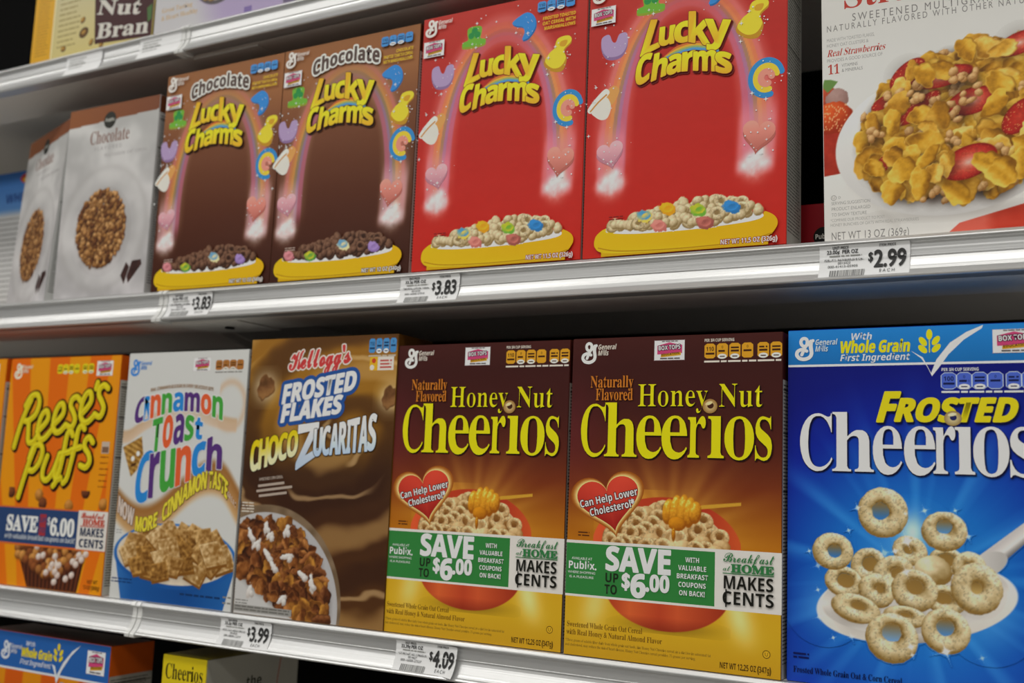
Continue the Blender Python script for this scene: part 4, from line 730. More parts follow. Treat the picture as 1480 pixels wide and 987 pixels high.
# ------------------------------------------------------------------ carton: red or brown, marshmallow charms
def art_charms(a, W, H, choc):
    ground = (lambda Y: ramp(Y, [(0, '34160c'), (80, '46200f'), (170, '63381f'), (225, '86552f'), (270, '7d4f2a')])) if choc else \
             (lambda Y: ramp(Y, [(0, 'b02117'), (120, 'a82018'), (200, '9f221a'), (270, 'a32a20')]))  # brown ground lightens towards the top: gloss sheen painted into the ink
    dx, dy = (-8, -12) if choc else (0, 0)
    cx0, cy0 = W * .5 + 1, 95 + dy
    bandc = ['a2486c', '7a5f92', '766c44', 'c8842a', 'c26a2c', 'bc5a50']
    def bg(X, Y):
        g = ground(Y)
        dxx, dyy = X - cx0, Y - cy0
        th = np.arctan2(np.maximum(dyy, 0) / 1.72, dxx)
        rin = 55 + 20 * np.sin(np.maximum(th, 0)) ** 2; rout = 84 + 6 * np.sin(np.maximum(th, 0)) ** 2
        rr = np.hypot(dxx, np.maximum(dyy, 0) / 1.78)
        t = (rr - rin) / (rout - rin)
        core = np.clip((t - .1) / .8, 0, 1)
        kk_ = np.clip(core * 6 - .5, 0, 5); rb = ramp(np.floor(kk_) + sstep(.35, .65, kk_ - np.floor(kk_)), list(enumerate(bandc)))
        side = np.abs(np.cos(th))
        al = sstep(-.03, .05, t) * (1 - sstep(.85, 1.05, t)) * .85 * sstep(-28, 2, dyy) * (.3 + .7 * sstep(.1, .8, side))
        g = mix(g, rb, al)
        halo = sstep(-.35, .1, t) * (1 - sstep(.9, 1.35, t)) * sstep(-28, 2, dyy) * .3
        g = mix(g, np.broadcast_to(rgb('d89090' if not choc else 'a08070'), g.shape), halo)
        # beams of light under the two hearts
        for bx, tx, tw, by, ty in ((26 + dx, 26 + dx, 15, 62 + dy, 115 + dy), (162 + dx * .3, 165 + dx * .3, 18, 66 + dy, 120 + dy)):
            f = np.clip((Y - by) / (ty - by), 0, 1)
            d = np.abs(X - (bx + (tx - bx) * f)) / tw
            b_ = (1 - sstep(.75, 1.1, d)) * sstep(by - 6, by + 6, Y) * (1 - sstep(ty - 10, ty + 18, Y))
            g = mix(g, np.broadcast_to(rgb('d7808a' if not choc else 'c89aa0'), g.shape), b_ * .62)
            for q, (ox, oy, rr_) in enumerate(((0, 3, 12), (-9, 6, 7), (9, 8, 8), (2, 14, 8), (-4, 12, 6), (6, 18, 5))):
                gl = np.exp(-(((X - bx - ox) / rr_) ** 2 + ((Y - by - oy) / rr_) ** 2) * 1.6) * (.55 + .75 * fbm(X / 4, Y / 4, q))
                g = mix(g, np.broadcast_to(rgb('ece2e2'), g.shape), gl * .72)
        if not choc: g = g * (1 + .03 * (fbm(X / 9, Y / 5, 5) - .5)[..., None])
        return g
    a.raster(.4, .4, W - .4, H - .4, 1.15, bg)
    # ---- small marshmallow shapes
    _n = [0]
    def charm(): _n[0] += 1; a.part('marshmallow_charm#%d' % _n[0])
    def slab(pts, top, side, ox=0, oy=-2.6):
        a.blobpoly([(x + ox, y + oy) for x, y in pts], side)
        a.blobpoly(pts, top)
    def heart(cx, cy, w, h, top, side, rot=0):
        t = np.linspace(0, 2 * math.pi, 36, endpoint=False)
        hx = 16 * np.sin(t) ** 3; hy = 13 * np.cos(t) - 5 * np.cos(2 * t) - 2 * np.cos(3 * t) - np.cos(4 * t)
        c_, s_ = math.cos(R(rot)), math.sin(R(rot))
        q = [(cx + (x * c_ - y * s_) * w / 32, cy + (x * s_ + y * c_) * h / 29) for x, y in zip(hx, hy + 2)]
        a.poly([(x, y - 3.4) for x, y in q], side); a.poly(q, lambda x, y: mix(side, top, np.clip(.55 + (y - cy) / h, 0, 1)))
    if choc:
        P = dict(clover=(23, 211), purple=(12, 172), star=(10, 140), moon=(151, 213), bell=(167, 176), horn=(169, 138), hl=(18, 87), hr=(157, 88))
    else:
        P = dict(clover=(63, 240), purple=(27, 203), star=(18, 150), moon=(120, 241), bell=(160, 204), horn=(172, 149), hl=(26, 98), hr=(165, 98))
    charm(); x, y = P['clover']; a.xf = (x, y, 1.2)
    slab([(x - 10, y - 8), (x + 9, y - 8), (x + 11, y - 4), (x + 6, y - 2), (x + 7, y + 7), (x, y + 9), (x - 7, y + 7), (x - 6, y - 2), (x - 11, y - 4)], '5f9a2c', '7a8a22', 0, -2)
    for ox, oy in ((-3, 1), (3, 1), (0, 5)): a.ell(x + ox, y + oy, 3, None, '1f7a3a', n=12)
    charm(); x, y = P['purple']; a.xf = (x, y, 1.2)
    slab([(x - 11, y + 8), (x - 5, y + 10), (x - 2, y + 4), (x + 1, y + 3), (x + 4, y + 9), (x + 10, y + 9), (x + 11, y + 1), (x + 7, y - 7), (x, y - 9), (x - 7, y - 7), (x - 11, y)], '9a84a8', '7a6088')
    charm(); a.xf = None; x, y = P['star']
    a.blobpoly([(x + 1, y + 8), (x + 9, y + 14), (x + 15, y + 9), (x + 12, y + 1), (x + 7, y - 5), (x + 2, y + 1)], 'c08a4a')
    a.blobpoly([(x - 17, y - 6), (x - 8, y + 5), (x + 1, y + 12), (x + 5, y + 7), (x - 5, y - 2), (x - 13, y - 10)], 'ccc9bf')
    a.blobpoly([(x - 13, y - 8), (x - 3, y + 2), (x + 3, y + 3), (x + 7, y - 6), (x + 4, y - 16), (x - 2, y - 18), (x - 9, y - 14)], 'c4c1b8')
    a.stroke([(x - 14, y - 8), (x - 6, y), (x + 2, y + 6)], 1.6, 'b07a34')
    charm(); x, y = P['moon']; a.xf = (x, y, 1.2)
    slab([(x - 6, y + 8), (x + 3, y + 11), (x + 10, y + 6), (x + 11, y - 3), (x + 5, y - 11), (x - 1, y - 12), (x + 1, y - 6), (x - 1, y - 1), (x - 7, y + 1), (x - 11, y + 4)], '2a76b8', '1c588f', .8, -1.4)
    charm(); x, y = P['bell']; a.xf = (x, y, 1.12)
    a.blobpoly([(x - 2, y + 14), (x + 9, y + 15), (x + 12, y + 9), (x + 6, y + 3), (x + 8, y - 6), (x + 4, y - 15), (x - 6, y - 14), (x - 14, y - 7), (x - 11, y + 1), (x - 5, y + 5)], 'a87a18')
    a.blobpoly([(x - 1, y + 15), (x + 9, y + 16), (x + 12, y + 11), (x + 5, y + 4), (x + 7, y - 4), (x + 2, y - 11), (x - 6, y - 11), (x - 13, y - 4), (x - 9, y + 3), (x - 4, y + 7)], 'd6b82a')
    a.blobpoly([(x + 2, y + 12), (x + 8, y + 12), (x + 6, y + 7), (x + 1, y + 8)], 'b88a1c')
    charm(); x, y = P['horn']; a.xf = (x, y, 1.05)
    arc = lambda r, t0, t1, ry=1.15: [(x + r * math.cos(R(t)), y + r * ry * math.sin(R(t))) for t in np.linspace(t0, t1, 12)]
    a.stroke(arc(13, 15, 285), 5.2, '2a78b0'); a.stroke(arc(9, 15, 285), 5, 'd2b030'); a.stroke(arc(4.6, 10, 290), 5.6, 'd08070')
    a.xf = None; charm(); heart(*P['hl'], 27, 23, 'd3a0a6', 'a8707e', 12)
    charm(); heart(*P['hr'], 29, 27, 'd58a7c', 'a55a50', -10)
    pts = [P[k] for k in ('clover', 'purple', 'star', 'moon', 'bell', 'horn', 'hl', 'hr')]
    for sd in (0, 1):
        a.part('sparkle_print#%d' % sd)
        q_ = [p for p in pts if (p[0] > W / 2) == bool(sd)]
        sparkles(a, [(x, y - 12) for x, y in q_] + [(x + 6, y + 8) for x, y in q_], 7 + sd, 9, 8)
    # ---- title
    ox, oy = (-10.5, 5) if choc else (0, 0)
    L = [('L', 54, 72, (188, 194), (221, 219), .30), ('u', 72, 86, (194.5, 195), (212, 212), .06), ('c', 87, 101.5, (195, 194), (213, 214), .02), ('k', 101, 121, (194, 187), (222, 219), .0), ('y', 117, 140, (184, 177), (212, 207), -.02),
         ('C', 49, 63, (158, 164), (187, 190), .10), ('h', 65.5, 79, (162, 166), (187, 189), .12), ('a', 80.5, 94, (165, 167), (183, 184), .05), ('r', 95, 106, (167, 166), (184, 184), .04), ('m', 106, 127, (166, 162), (183, 181), .0), ('s', 127, 141, (161, 157), (180, 176), -.03)]
    def title(dx_, dy_, col, ol, bold):
        for ch, x0, x1, b_, t_, sh in L:
            f = lambda e: (lambda x: e[0] + oy + dy_ + (e[1] - e[0]) * (x - x0 - ox - dx_) / (x1 - x0))
            a.band(ch, x0 + ox + dx_, x1 + ox + dx_, f(b_), f(t_), col, shear=sh, ol=ol, bold=bold)
    a.part('title')
    title(1.0, -1.5, '5a100c' if not choc else '2c140a', None, 1.5)
    for i, (cc, r_) in enumerate((('b8602a', 0), ('c8962a', -2.2), ('7f9a60', -4.2), ('4a86b4', -6))):
        a.stroke([(78 + ox, 183 + oy + r_ * .3), (90 + ox, 190.5 + oy + r_), (104 + ox, 192.5 + oy + r_), (116 + ox, 190 + oy + r_), (128 + ox, 183 + oy + r_ * .4)], 2.4, cc)
    grad = lambda x, y: mix('cf961a', 'd8c018', np.clip(((y - oy - 158) % 31) / 20, 0, 1))
    title(0, 0, grad, (1.25, '7a3010' if not choc else '4a2410'), .7)
    if choc:
        a.text('Chocolate', 43, 0, 17, '4a3a34', 'B', fit=92, ol=(2.4, 'cfc8c0'), bold=.5, track=.6,
               warp=lambda P: np.stack([P[:, 0], P[:, 1] * (1 - .12 * np.sin((P[:, 0] - 43) / 92 * math.pi)) + 230 + 9 * np.sin((P[:, 0] - 43) / 92 * math.pi) + (P[:, 0] - 43) * .015], -1))
    # ---- bowl of cereal
    a.part('cereal_picture')
    bx = -6 if choc else 0; by = -1
    yel = lambda x, y: ramp((x - 13) / 170, [(0, 'c9a40c'), (.2, 'dcbe2a'), (.45, 'd8b40e'), (1, 'c99a08')])
    a.poly([(20 + bx, 0.5), (20 + bx, 14), (175 + bx, 14), (175 + bx, 0.5)], lambda x, y: mix('b88c08', 'd4ae10', np.clip(y / 8, 0, 1)))
    a.poly(a.spline([(13 + bx, 18 + by), (14 + bx, 10 + by), (24 + bx, 5 + by), (60 + bx, 2.5), (100 + bx, 2), (140 + bx, 3), (172 + bx, 8 + by), (182 + bx, 16 + by), (182 + bx, 24 + by), (174 + bx, 30 + by), (160 + bx, 33 + by), (110 + bx, 34), (60 + bx, 33), (28 + bx, 29 + by), (17 + bx, 24 + by)], 5, True), yel)
    a.stroke([(17 + bx, 9), (40 + bx, 4.6), (95 + bx, 3), (150 + bx, 4.6), (178 + bx, 10)], 1.2, 'a87c06')
    a.poly(a.spline([(24 + bx, 24), (30 + bx, 27), (60 + bx, 31), (100 + bx, 33), (140 + bx, 33), (162 + bx, 31), (171 + bx, 26), (160 + bx, 22), (120 + bx, 19.5), (90 + bx, 19), (55 + bx, 19.5), (32 + bx, 21.5)], 5, True), 'd9d5d0')
    heapf = lambda x, y: y > 25 + .0009 * (x - 95 - bx) ** 2 and y < (25 + 24 * .82 * math.exp(-((x - 112 - bx) / 66) ** 2)) and 27 < x - bx < 167
    def under(X, Y):
        q = ((X - 98 - bx) / 74) ** 2
        g = np.where((q + ((Y - 26) / 7.5) ** 2 < 1)[..., None], rgb('d9d5d0'), bg(X, Y))
        return np.where((Y < 26 - 7.5 * np.sqrt(np.maximum(1 - q, 0)))[..., None], rgb('d4b010'), g)
    pic = Pic(20 + bx, 15, 174 + bx, 52, .6, under)
    lt, dk = ('7a5844', '2c160c') if choc else ('d9c8a4', '7f6840')
    def dr(x, y, rg, i):
        k = rg.choice((0, 0, 1))
        if k: pic.ring(x, y, 7.4, 6.2, rg.uniform(-40, 40), lt, dk, .3, seed=i, inner=dk)
        else:
            for q in range(3): pic.puff(x + rg.uniform(-4, 4), y + rg.uniform(-2.4, 2.4), 4.6, 4.1, rg.uniform(0, 90), lt, dk, i + q)
    piece_heap(pic, 80, heapf, 5, dr, 4.6)
    for (mx, my, mc, md) in ([(101, 35, '4a86b4', 'd8c490'), (57, 26, 'b8b02a', '4a8a3a'), (141, 30, '9a80b8', '8066a0'), (27, 28, 'c8848a', 'a86068')] if choc else
                             [(62, 35, '3f86b8', 'd8b84a'), (84, 40, 'd8a41c', 'c88a10'), (113, 36, 'b4b028', '5f9a30'), (143, 36, '2f7fc0', '2467a0'), (76, 25, 'd08478', 'b06058'), (119, 24, 'b8685c', '8a4840')]):
        pic.puff(mx, my, 8, 5.5, -20, mc, md, int(mx), .25); pic.puff(mx + 1, my, 4.5, 3, 10, md, mc, int(mx) + 3, .2)
    a.patch(pic)
    # ---- small print
    emblem(a, 4, H - 22, 19, 'd2c2bc')
    token(a, 3, H - 44, 25, 17)
    pills(a, [(136 + 10.4 * i, 145.6 + 10.4 * i) for i in range(4)], H - 19, H - 8, '3a7db8', 'd0d4d8', '16345a', None, 'c8b0a0', False)
    a.part('fine_print')
    for i, (s_, w_) in enumerate((('FROSTED TOASTED', 36), ('OAT CEREAL WITH', 36), ('MARSHMALLOWS', 34)) if not choc else (('CHOCOLATE', 22), ('FROSTED TOASTED CEREAL', 38), ('WITH MARSHMALLOWS', 38))):
        a.text(s_, 178, H - 28 - i * 5.2, 3.4, 'c8a81c', 'B', fit=w_, align='r', rot=0, shear=.1)
    a.part('net_weight'); a.text('NET WT 11.5 OZ (326g)' if not choc else 'NET WT 12 OZ (340g)', 183 + bx, 3.5, 4.2, 'dedad0', 'B', fit=50, align='r', ol=(.5, '8a2414' if not choc else '5a3a10'))
    a.part('fine_print#2'); a.lines(27 + bx, 36.5, 41 + bx, 2, 2.4, 1.1, '701612' if not choc else 'a08a80', 4, 0)

# ------------------------------------------------------------------ carton: honey and nut rings
def art_honey(a, W, H):
    def bg(X, Y):
        g = ramp(Y, [(0, 'b4881a'), (30, 'bd951c'), (52, 'bc921c'), (95, 'a8660f'), (120, '8f4f0e'), (150, '6a2c10'), (180, '4c1c10'), (215, '3a1410'), (255, '35120f'), (282, '3c1612')])
        th = np.arctan2(Y - 105, X - 97); r = np.hypot(X - 97, (Y - 105))
        rays = (np.sin(th * 17 + 1) * .5 + np.sin(th * 29 + 2) * .3 + np.sin(th * 7) * .4)
        low = Y < 60
        g = mix(g, np.broadcast_to(rgb('f0c050'), g.shape), np.clip(np.exp(-(r / 50) ** 2) * .55 + rays * .09 * np.exp(-((r - 45) / 45) ** 2), 0, .7) * (Y > 60))
        g = mix(g, np.broadcast_to(rgb('6a2430'), g.shape), np.exp(-((X - 2) / 26) ** 2 - ((Y - 195) / 45) ** 2) * .35)
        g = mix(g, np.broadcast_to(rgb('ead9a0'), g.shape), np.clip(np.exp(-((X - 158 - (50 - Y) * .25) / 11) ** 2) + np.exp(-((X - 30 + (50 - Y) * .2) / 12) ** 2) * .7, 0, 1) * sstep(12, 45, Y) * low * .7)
        return g
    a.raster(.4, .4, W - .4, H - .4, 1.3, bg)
    # ---- the red bowl, the rings and the honey dipper
    a.part('cereal_picture')
    pic = Pic(26, 97, 160, 147, .6, bg)
    pic.glow(60, 133, 42, 'e0a030', .5)
    bowl = lambda X, Y: ramp(np.clip((X - 28) / 130, 0, 1), [(0, 'c9502a'), (.3, 'a8361c'), (.75, '9c2d1a'), (1, 'b84a22')])
    pic.region(sdell(93, 97, 68, 44), bowl)
    pic.region(sdell(93, 93, 58, 41), lambda X, Y: mix('d8c8ac', 'c8ab84', vnoise(X / 6, Y / 6)))
    def dr(x, y, rg, i):
        pic.shadow(x + .8, y - 2, 6, .35)
        if rg.random() < .72: pic.ring(x, y, rg.uniform(8, 10), rg.uniform(6.5, 8.5), rg.uniform(-60, 60), 'dcc090', '7f5526', .34, seed=i, inner='6a4018')
        else: pic.puff(x, y, 8, 5.4, rg.uniform(-50, 50), 'd6b988', '8a5e2c', i)
    piece_heap(pic, 60, inell(93, 93, 55, 39), 3, dr, 7.4)
    pic.glow(101, 104, 13, 'e8d0a0', .6)
    # dipper
    pic.quad([(120, 131.5), (160, 136.5), (160, 139.2), (120, 135)], 'b98a2a')
    for i, (hx, w) in enumerate(((96, 11), (102.5, 14.5), (109, 15), (115, 13), (120, 9.5))):
        pic.puff(hx, 129, 5.6, w, -6, 'e0a028', '8a4a06', i, .03, 'f4d070')
    pic.puff(104, 119, 8, 6, 0, 'd08a18', '8a4a06', 9, .1); pic.puff(101, 110, 1.8, 6, 0, 'c07a10', '7a4206', 3, .05, 'f0c860')
    a.patch(pic)
    a.part('bowl_picture')
    pic2 = Pic(36, 26, 152, 52, .7, bg)
    pic2.shadow(98, 32, 55, .35, 9)
    pic2.region(sdell(95, 62, 56, 33.5), lambda X, Y: mix(ramp(np.clip((X - 40) / 110, 0, 1), [(0, '9a3418'), (.2, 'c0562a'), (.45, 'a83c20'), (.6, 'b84c28'), (1, '8a2a14')]), rgb('6a1c0e'), np.clip((40 - Y) / 18, 0, .6)))
    a.patch(pic2)
    # ---- heart
    a.part('heart_badge')
    t = np.linspace(0, 2 * math.pi, 60, endpoint=False)
    hx = 16 * np.sin(t) ** 3; hy = 13 * np.cos(t) - 5 * np.cos(2 * t) - 2 * np.cos(3 * t) - np.cos(4 * t)
    c_, s_ = math.cos(R(13)), math.sin(R(13))
    def hp(k): return [(40 + (x * c_ - y * s_) * 1.86 * k, 136 + (x * s_ + y * c_) * 1.62 * k) for x, y in zip(hx, hy)]
    for q in range(9): a.poly(hp(1.20 - q * .021), mix('8a4810', 'dcbc78', (q / 8) ** 1.4))
    P = np.array([(40, 136)] + hp(1.0)); n = len(t)
    a.up(); a.add(P, np.array([[0, 1 + i, 1 + (i + 1) % n] for i in range(n)]), ink(np.concatenate([[rgb('b8382a')], mix('8a1a14', 'c4402c', np.clip((P[1:, 1] - 118) / 40, 0, 1))])))
    a.text('Can Help Lower', 12.5, 128.5, 6.4, 'ece4dc', 'B', fit=57, rot=14, ol=(.6, '3a1410'))
    a.text('Cholesterol*', 22.5, 121.5, 6.4, 'ece4dc', 'B', fit=44, rot=14, ol=(.6, '3a1410'))
    # ---- title
    a.part('title')
    Y = 'dcbf0a'
    sh = '1c0806'
    def cheer(dx, dy, col, ol, bold):
        a.text('Honey', 65 + dx, 219.5 + dy, 19.5, col, 'S', fit=65, ol=ol, bold=bold, thin=(.45, .1))
        a.text('Nut', 139 + dx, 219 + dy, 19.5, col, 'S', fit=39, ol=ol, bold=bold, thin=(.45, .1))
        # the big word: tall condensed letters, each set by its own box
        for ch, x0, x1, b_, t_ in (('C', 10.5, 36, 174, 222), ('h', 34, 66, 175, 223), ('e', 64.5, 89, 173.5, 211.5), ('e', 88, 112.5, 173.5, 211.5), ('r', 112, 129, 175.5, 211), ('i', 130, 145, 175.5, 232), ('o', 144.5, 171, 174, 211), ('s', 171, 186, 174, 211)):
            if ch == 'i':
                g = FONT['S']['i']
                stem = [c for c in g.conts if c[:, 1].min() < 100][0]
                s0, s1 = stem.min(0), stem.max(0)
                f = lambda Pq: np.stack([x0 + dx + (Pq[:, 0] - s0[0]) / (s1[0] - s0[0]) * (x1 - x0), b_ + dy + (Pq[:, 1] - s0[1]) / (s1[1] - s0[1]) * 35.5], -1)
                gg = Glyph(0, [stem]); a._begin(ol, bold); a._glyph(gg, f, col, ol, bold, 0, (.5, .05)); a.k += 2.2 * a._span
            else:
                a.band(ch, x0 + dx, x1 + dx, b_ + dy, t_ + dy, col, 'S', ol=ol, bold=bold, thin=(.55, .05))
    cheer(.7, -1.0, sh, None, .15)
    cheer(0, 0, Y, None, 0)
    a.ell(132, 219.5, 6.6, 6.2, 'cdb07a', edge='8a6430'); a.ell(132.4, 220, 2.9, 2.6, '3a1a0c'); a.ell(131, 222, 3.4, 1.5, 'e2cb9a', 20, edge='cdb07a')
    a.text('Naturally', 19, 236.5, 10.5, 'b0671e', 'S', fit=42, ol=(.25, '2a0c06'))
    a.text('Flavored', 24.5, 225, 10.5, 'b0671e', 'S', fit=36.5, ol=(.25, '2a0c06'))
    emblem(a, 9, 258.5, 20, 'd2ccc4', wcol='c8beb2')
    token(a, 80, 260, 28, 17.5)
    pills(a, [(126, 136), (137, 147), (148, 158), (159, 169), (172.5, 182.5), (183.5, 193.5)], 260.5, 273.5, 'c08a1e', 'd8d0c0', '3a1c08', 'PER 3/4 CUP SERVING', 'c8beb2', True)
    # ---- coupon banner
    a.part('coupon_banner')
    a.rect(-.1, 51, W + .1, 100, 'c6c2bc'); a.rect(0, 53, 138, 97.5, '2b7034')
    wt = 'd8d8d0'
    a.text('AVAILABLE AT', 15.5, 83, 2.2, wt, 'R', fit=20, align='c')
    a.text('Publix.', 2, 75, 6.6, wt, 'B', fit=28)
    a.text('WHERE SHOPPING', 15.5, 71, 2.0, wt, 'R', fit=27, align='c'); a.text('IS A PLEASURE', 15.5, 67, 2.0, wt, 'R', fit=24, align='c')
    a.text('SAVE', 38, 76, 20, wt, 'B', fit=62, bold=.7)
    a.text('UP', 38, 65.5, 8, '1a2416', 'B', fit=13.5); a.text('TO', 38, 55.5, 8, '1a2416', 'B', fit=12.5)
    a.text('$', 54, 62, 12, wt, 'B', fit=8.5, bold=.2); a.text('6', 62.5, 55, 19, wt, 'B', fit=14.5, bold=.8); a.text('.00', 76.5, 61, 13.5, wt, 'B', fit=22, bold=.5)
    for i, s_ in enumerate(('WITH', 'VALUABLE', 'BREAKFAST', 'COUPONS', 'ON BACK!')):
        a.text(s_, 118.5, 87.5 - i * 6.9, 4.1, wt, 'B', fit=(12.5, 25, 28, 24.5, 23)[i], align='c')
    g = '2a6a3a'
    a.text('Breakfast', 145, 90.3, 7.4, g, 'K', fit=43, bold=.05)
    a.rect(145, 80.6, 188, 81.3, g)
    a.text('at', 145, 83, 4.2, g, 'K', fit=6.5); a.text('HOME', 152, 82.2, 6.2, g, 'S', fit=36, bold=.35)
    a.text('MAKES', 145, 68.5, 10.5, '14140f', 'B', fit=43); a.text('CENTS', 144.5, 56, 10.5, '14140f', 'B', fit=44)
    a.rect(147.6, 53.6, 148.8, 68, '14140f')
    # ---- fine print
    a.part('fine_print')
    a.text('Sweetened Whole Grain Oat Cereal', 2.5, 24.5, 4.6, '5a3a0a', 'S', fit=72); a.text('with Real Honey & Natural Almond Flavor', 2.5, 17.8, 4.6, '5a3a0a', 'S', fit=90)
    a.text('*Three grams of soluble fiber daily from whole grain oat foods, like Honey Nut Cheerios cereal, in a diet low in saturated fat', 1.5, 11.8, 2.3, '75581a', 'S', fit=134); a.text('and cholesterol, may reduce the risk of heart disease. Honey Nut Cheerios cereal provides .75 grams per serving.', 1.5, 8, 2.3, '75581a', 'S', fit=121)
    a.part('net_weight'); a.ell(182, 19, 3.3, None, '4a300a', n=24); a.ell(182, 19, 2.7, None, 'c49a20', n=24); a.text('U', 182, 17.6, 2.9, '4a300a', 'R', align='c')
    a.text('NET WT 12.25 OZ (347g)', 143, 4.2, 4.8, '3a2408', 'B', fit=43)
    a.part('fine_print#2'); a.lines(11, 106.5, 22, 2, 2.6, 1.2, '4a2408', 6, 0)

# ------------------------------------------------------------------ carton: blue, frosted rings on a spoon
def art_frosted(a, W, H):
    def bg(X, Y):
        th = np.arctan2(Y - 88, X - 100); r = np.hypot(X - 100, Y - 88)
        g = ramp(r, [(0, '2a7cc4'), (60, '1463b4'), (95, '0a3f9c'), (125, '071e86'), (160, '050f6a'), (220, '050b56')])
        rays = np.sin(th * 13 + .6) * .5 + np.sin(th * 23 + 2) * .35 + np.sin(th * 41) * .2
        g = mix(g, np.broadcast_to(rgb('3d93d6'), g.shape), np.clip(rays * .5 * np.exp(-((r - 75) / 50) ** 2), 0, .5))
        g = mix(g, np.broadcast_to(rgb('2a6ac0'), g.shape), np.exp(-((Y - 12) / 26) ** 2) * .3)
        return g
    a.raster(.4, .4, W - .4, H - .4, 1.6, bg)
    a.part('top_banner')
    a.rect(.4, 253.5, W - .4, H - .4, lambda x, y: mix('14609f', '1c74bb', np.clip((y - 253) / 28, 0, 1))); a.rect(.4, 252.2, W - .4, 254, 'ccd0d2')
    a.poly(a.spline([(97, 263.5), (106, 258), (112, 245.5), (116, 256), (126, 269), (138, 277), (150, 282), (149, 279.5), (136, 271), (125, 260), (118, 250), (112.6, 243), (109.5, 250), (105, 257)], 1, True), 'd0d4d4')
    yl = 'd2bf14'
    for (x, y, rot) in ((111, 276, 90), (106.2, 270.5, 125), (115.8, 271, 55), (106, 264.5, 135), (116, 265, 45)):
        a.ell(x, y, 4.2, 2.3, yl, rot, 16)
    a.stroke([(111, 274), (111, 262)], .8, yl, False)
    a.text('With', 50.5, 273.5, 5.4, 'd0d4d8', 'B', fit=17, shear=.2); a.text('Whole Grain', 42, 263, 9.4, yl, 'B', fit=54.5, shear=.12, bold=.3); a.text('First Ingredient', 42, 256.3, 5.4, 'd0d4d8', 'B', fit=54, shear=.2)
    emblem(a, 6, 257.5, 20, 'd0d4d8', wcol='b8c4d4')
    token(a, 156.5, 260, 30, 18)
    pills(a, [(119.5, 130), (130.8, 141), (141.8, 152), (152.8, 163), (165.5, 175.5), (176.3, 186.5)], 233, 245.3, '3f57b0', 'd0d4da', '0c1440', 'PER 3/4 CUP SERVING', 'c4c8d4', True, '100', 'a8b4d8')
    # ---- spoon and rings
    a.part('cereal_picture')
    pic = Pic(.6, .6, W - .6, 160, .62, bg)
    for x, y, r_, g_ in ((30, 62, 30, .4), (150, 60, 30, .4), (95, 112, 34, .55)): pic.glow(x, y, r_, '5aa0dc', g_)
    pic.glow(97, 122, 13, 'd0e0ee', .8, 20)
    pic.region(lambda X, Y: np.maximum(np.maximum((Y - (104 + (X - 140) * .83)), ((93 + (X - 150) * .98) - Y)), 134 - X) * .75, lambda X, Y: ramp(np.clip((Y - 93 - (X - 150) * .9) / 16, 0, 1), [(0, '4a4a50'), (.25, '8a8684'), (.5, 'd0ccc8'), (1, 'b8b2b0')]))
    pic.region(sdell(97, 69, 74, 30, 10), lambda X, Y: ramp(np.clip((Y - 30 - (X - 97) * .17) / 60, 0, 1), [(0, '3a3634'), (.12, '847a70'), (.25, 'c6c0b8'), (1, 'd6d2ce')]))
    pic.region(sdell(96, 73, 69, 27, 10), lambda X, Y: mix('d2cec8', 'b0aaa4', vnoise(X / 14, Y / 9)))
    pic.region(sdell(150, 101, 15, 8, 30), lambda X, Y: mix('c4c0bc', 'a8a4a0', np.clip((X - 140) / 20, 0, 1)))
    LT, DK, IN = 'e6d9b6', '7f6230', '8f6e36'
    for i, (x, y, rx, ry, rot, hole, hx, hy, il) in enumerate([
        (95, 108, 11, 13, 70, .28, 0, .1, IN), (64, 95, 14, 13, 40, .42, .1, .0, IN), (82, 90, 16, 13, 30, .30, .2, -.1, IN), (122, 102, 13, 10, -10, .5, -.1, .05, IN), (137, 98, 12, 12, 40, .25, 0, .1, IN),
        (112, 94, 14, 11, -15, .0, 0, 0, IN), (45, 81, 15, 12, -12, .46, .1, .1, IN), (120, 73, 15, 11, -8, .42, -.1, .1, IN), (70, 76, 14, 13, -35, .22, .1, .2, IN), (54, 61, 19, 11, -12, .30, .1, .25, IN),
        (98, 78, 17, 16, -8, .36, .0, .18, IN), (91, 58, 16, 8, -5, .25, 0, .2, IN), (142, 83, 18, 19, 0, .22, 0, .0, 'b89a5c'),
        (120, 50, 17.5, 17, 0, .36, -.02, .16, '4a7fb8'), (81, 41, 19.5, 19, 0, .36, .0, .22, '6a98c8'),
        (75, 136, 19, 19.5, 0, .33, -.08, .06, '2a6cb4'), (120, 124, 16.5, 15, 0, .34, .0, .22, '4a86c0'), (36.5, 104, 16, 14.5, 0, .34, .1, .0, '2a6cb4')]):
        if i < 13: pic.shadow(x + 1, y - 3, max(rx, ry) * .95, .28)
        if hole > .01: pic.ring(x, y, rx, ry, rot, LT, DK, hole, hx, hy, i, il, .06)
        else: pic.puff(x, y, rx, ry, rot, LT, DK, i)
    for x, y, r_, m_ in ((93, 115, 16, .8), (84, 107, 9, .7), (76, 105, 14, .45), (120, 35, 15, .9), (95, 36, 12, .6), (56, 139, 9, .7), (49, 121, 6, .6), (106, 139, 8, .6), (128, 140, 5, .6), (137, 121, 8, .6), (18, 103, 5, .7), (25, 92, 9, .5), (25, 73, 6, .6), (26, 52, 9, .5), (37, 37, 5, .7), (51, 39, 8, .5), (96, 18 + 12, 6, .6), (145, 33, 6, .5), (92, 92, 14, .5), (92, 136, 5, .5)):
        pic.star(x, y, r_, m_)
    a.patch(pic)
    # ---- title
    a.part('title')
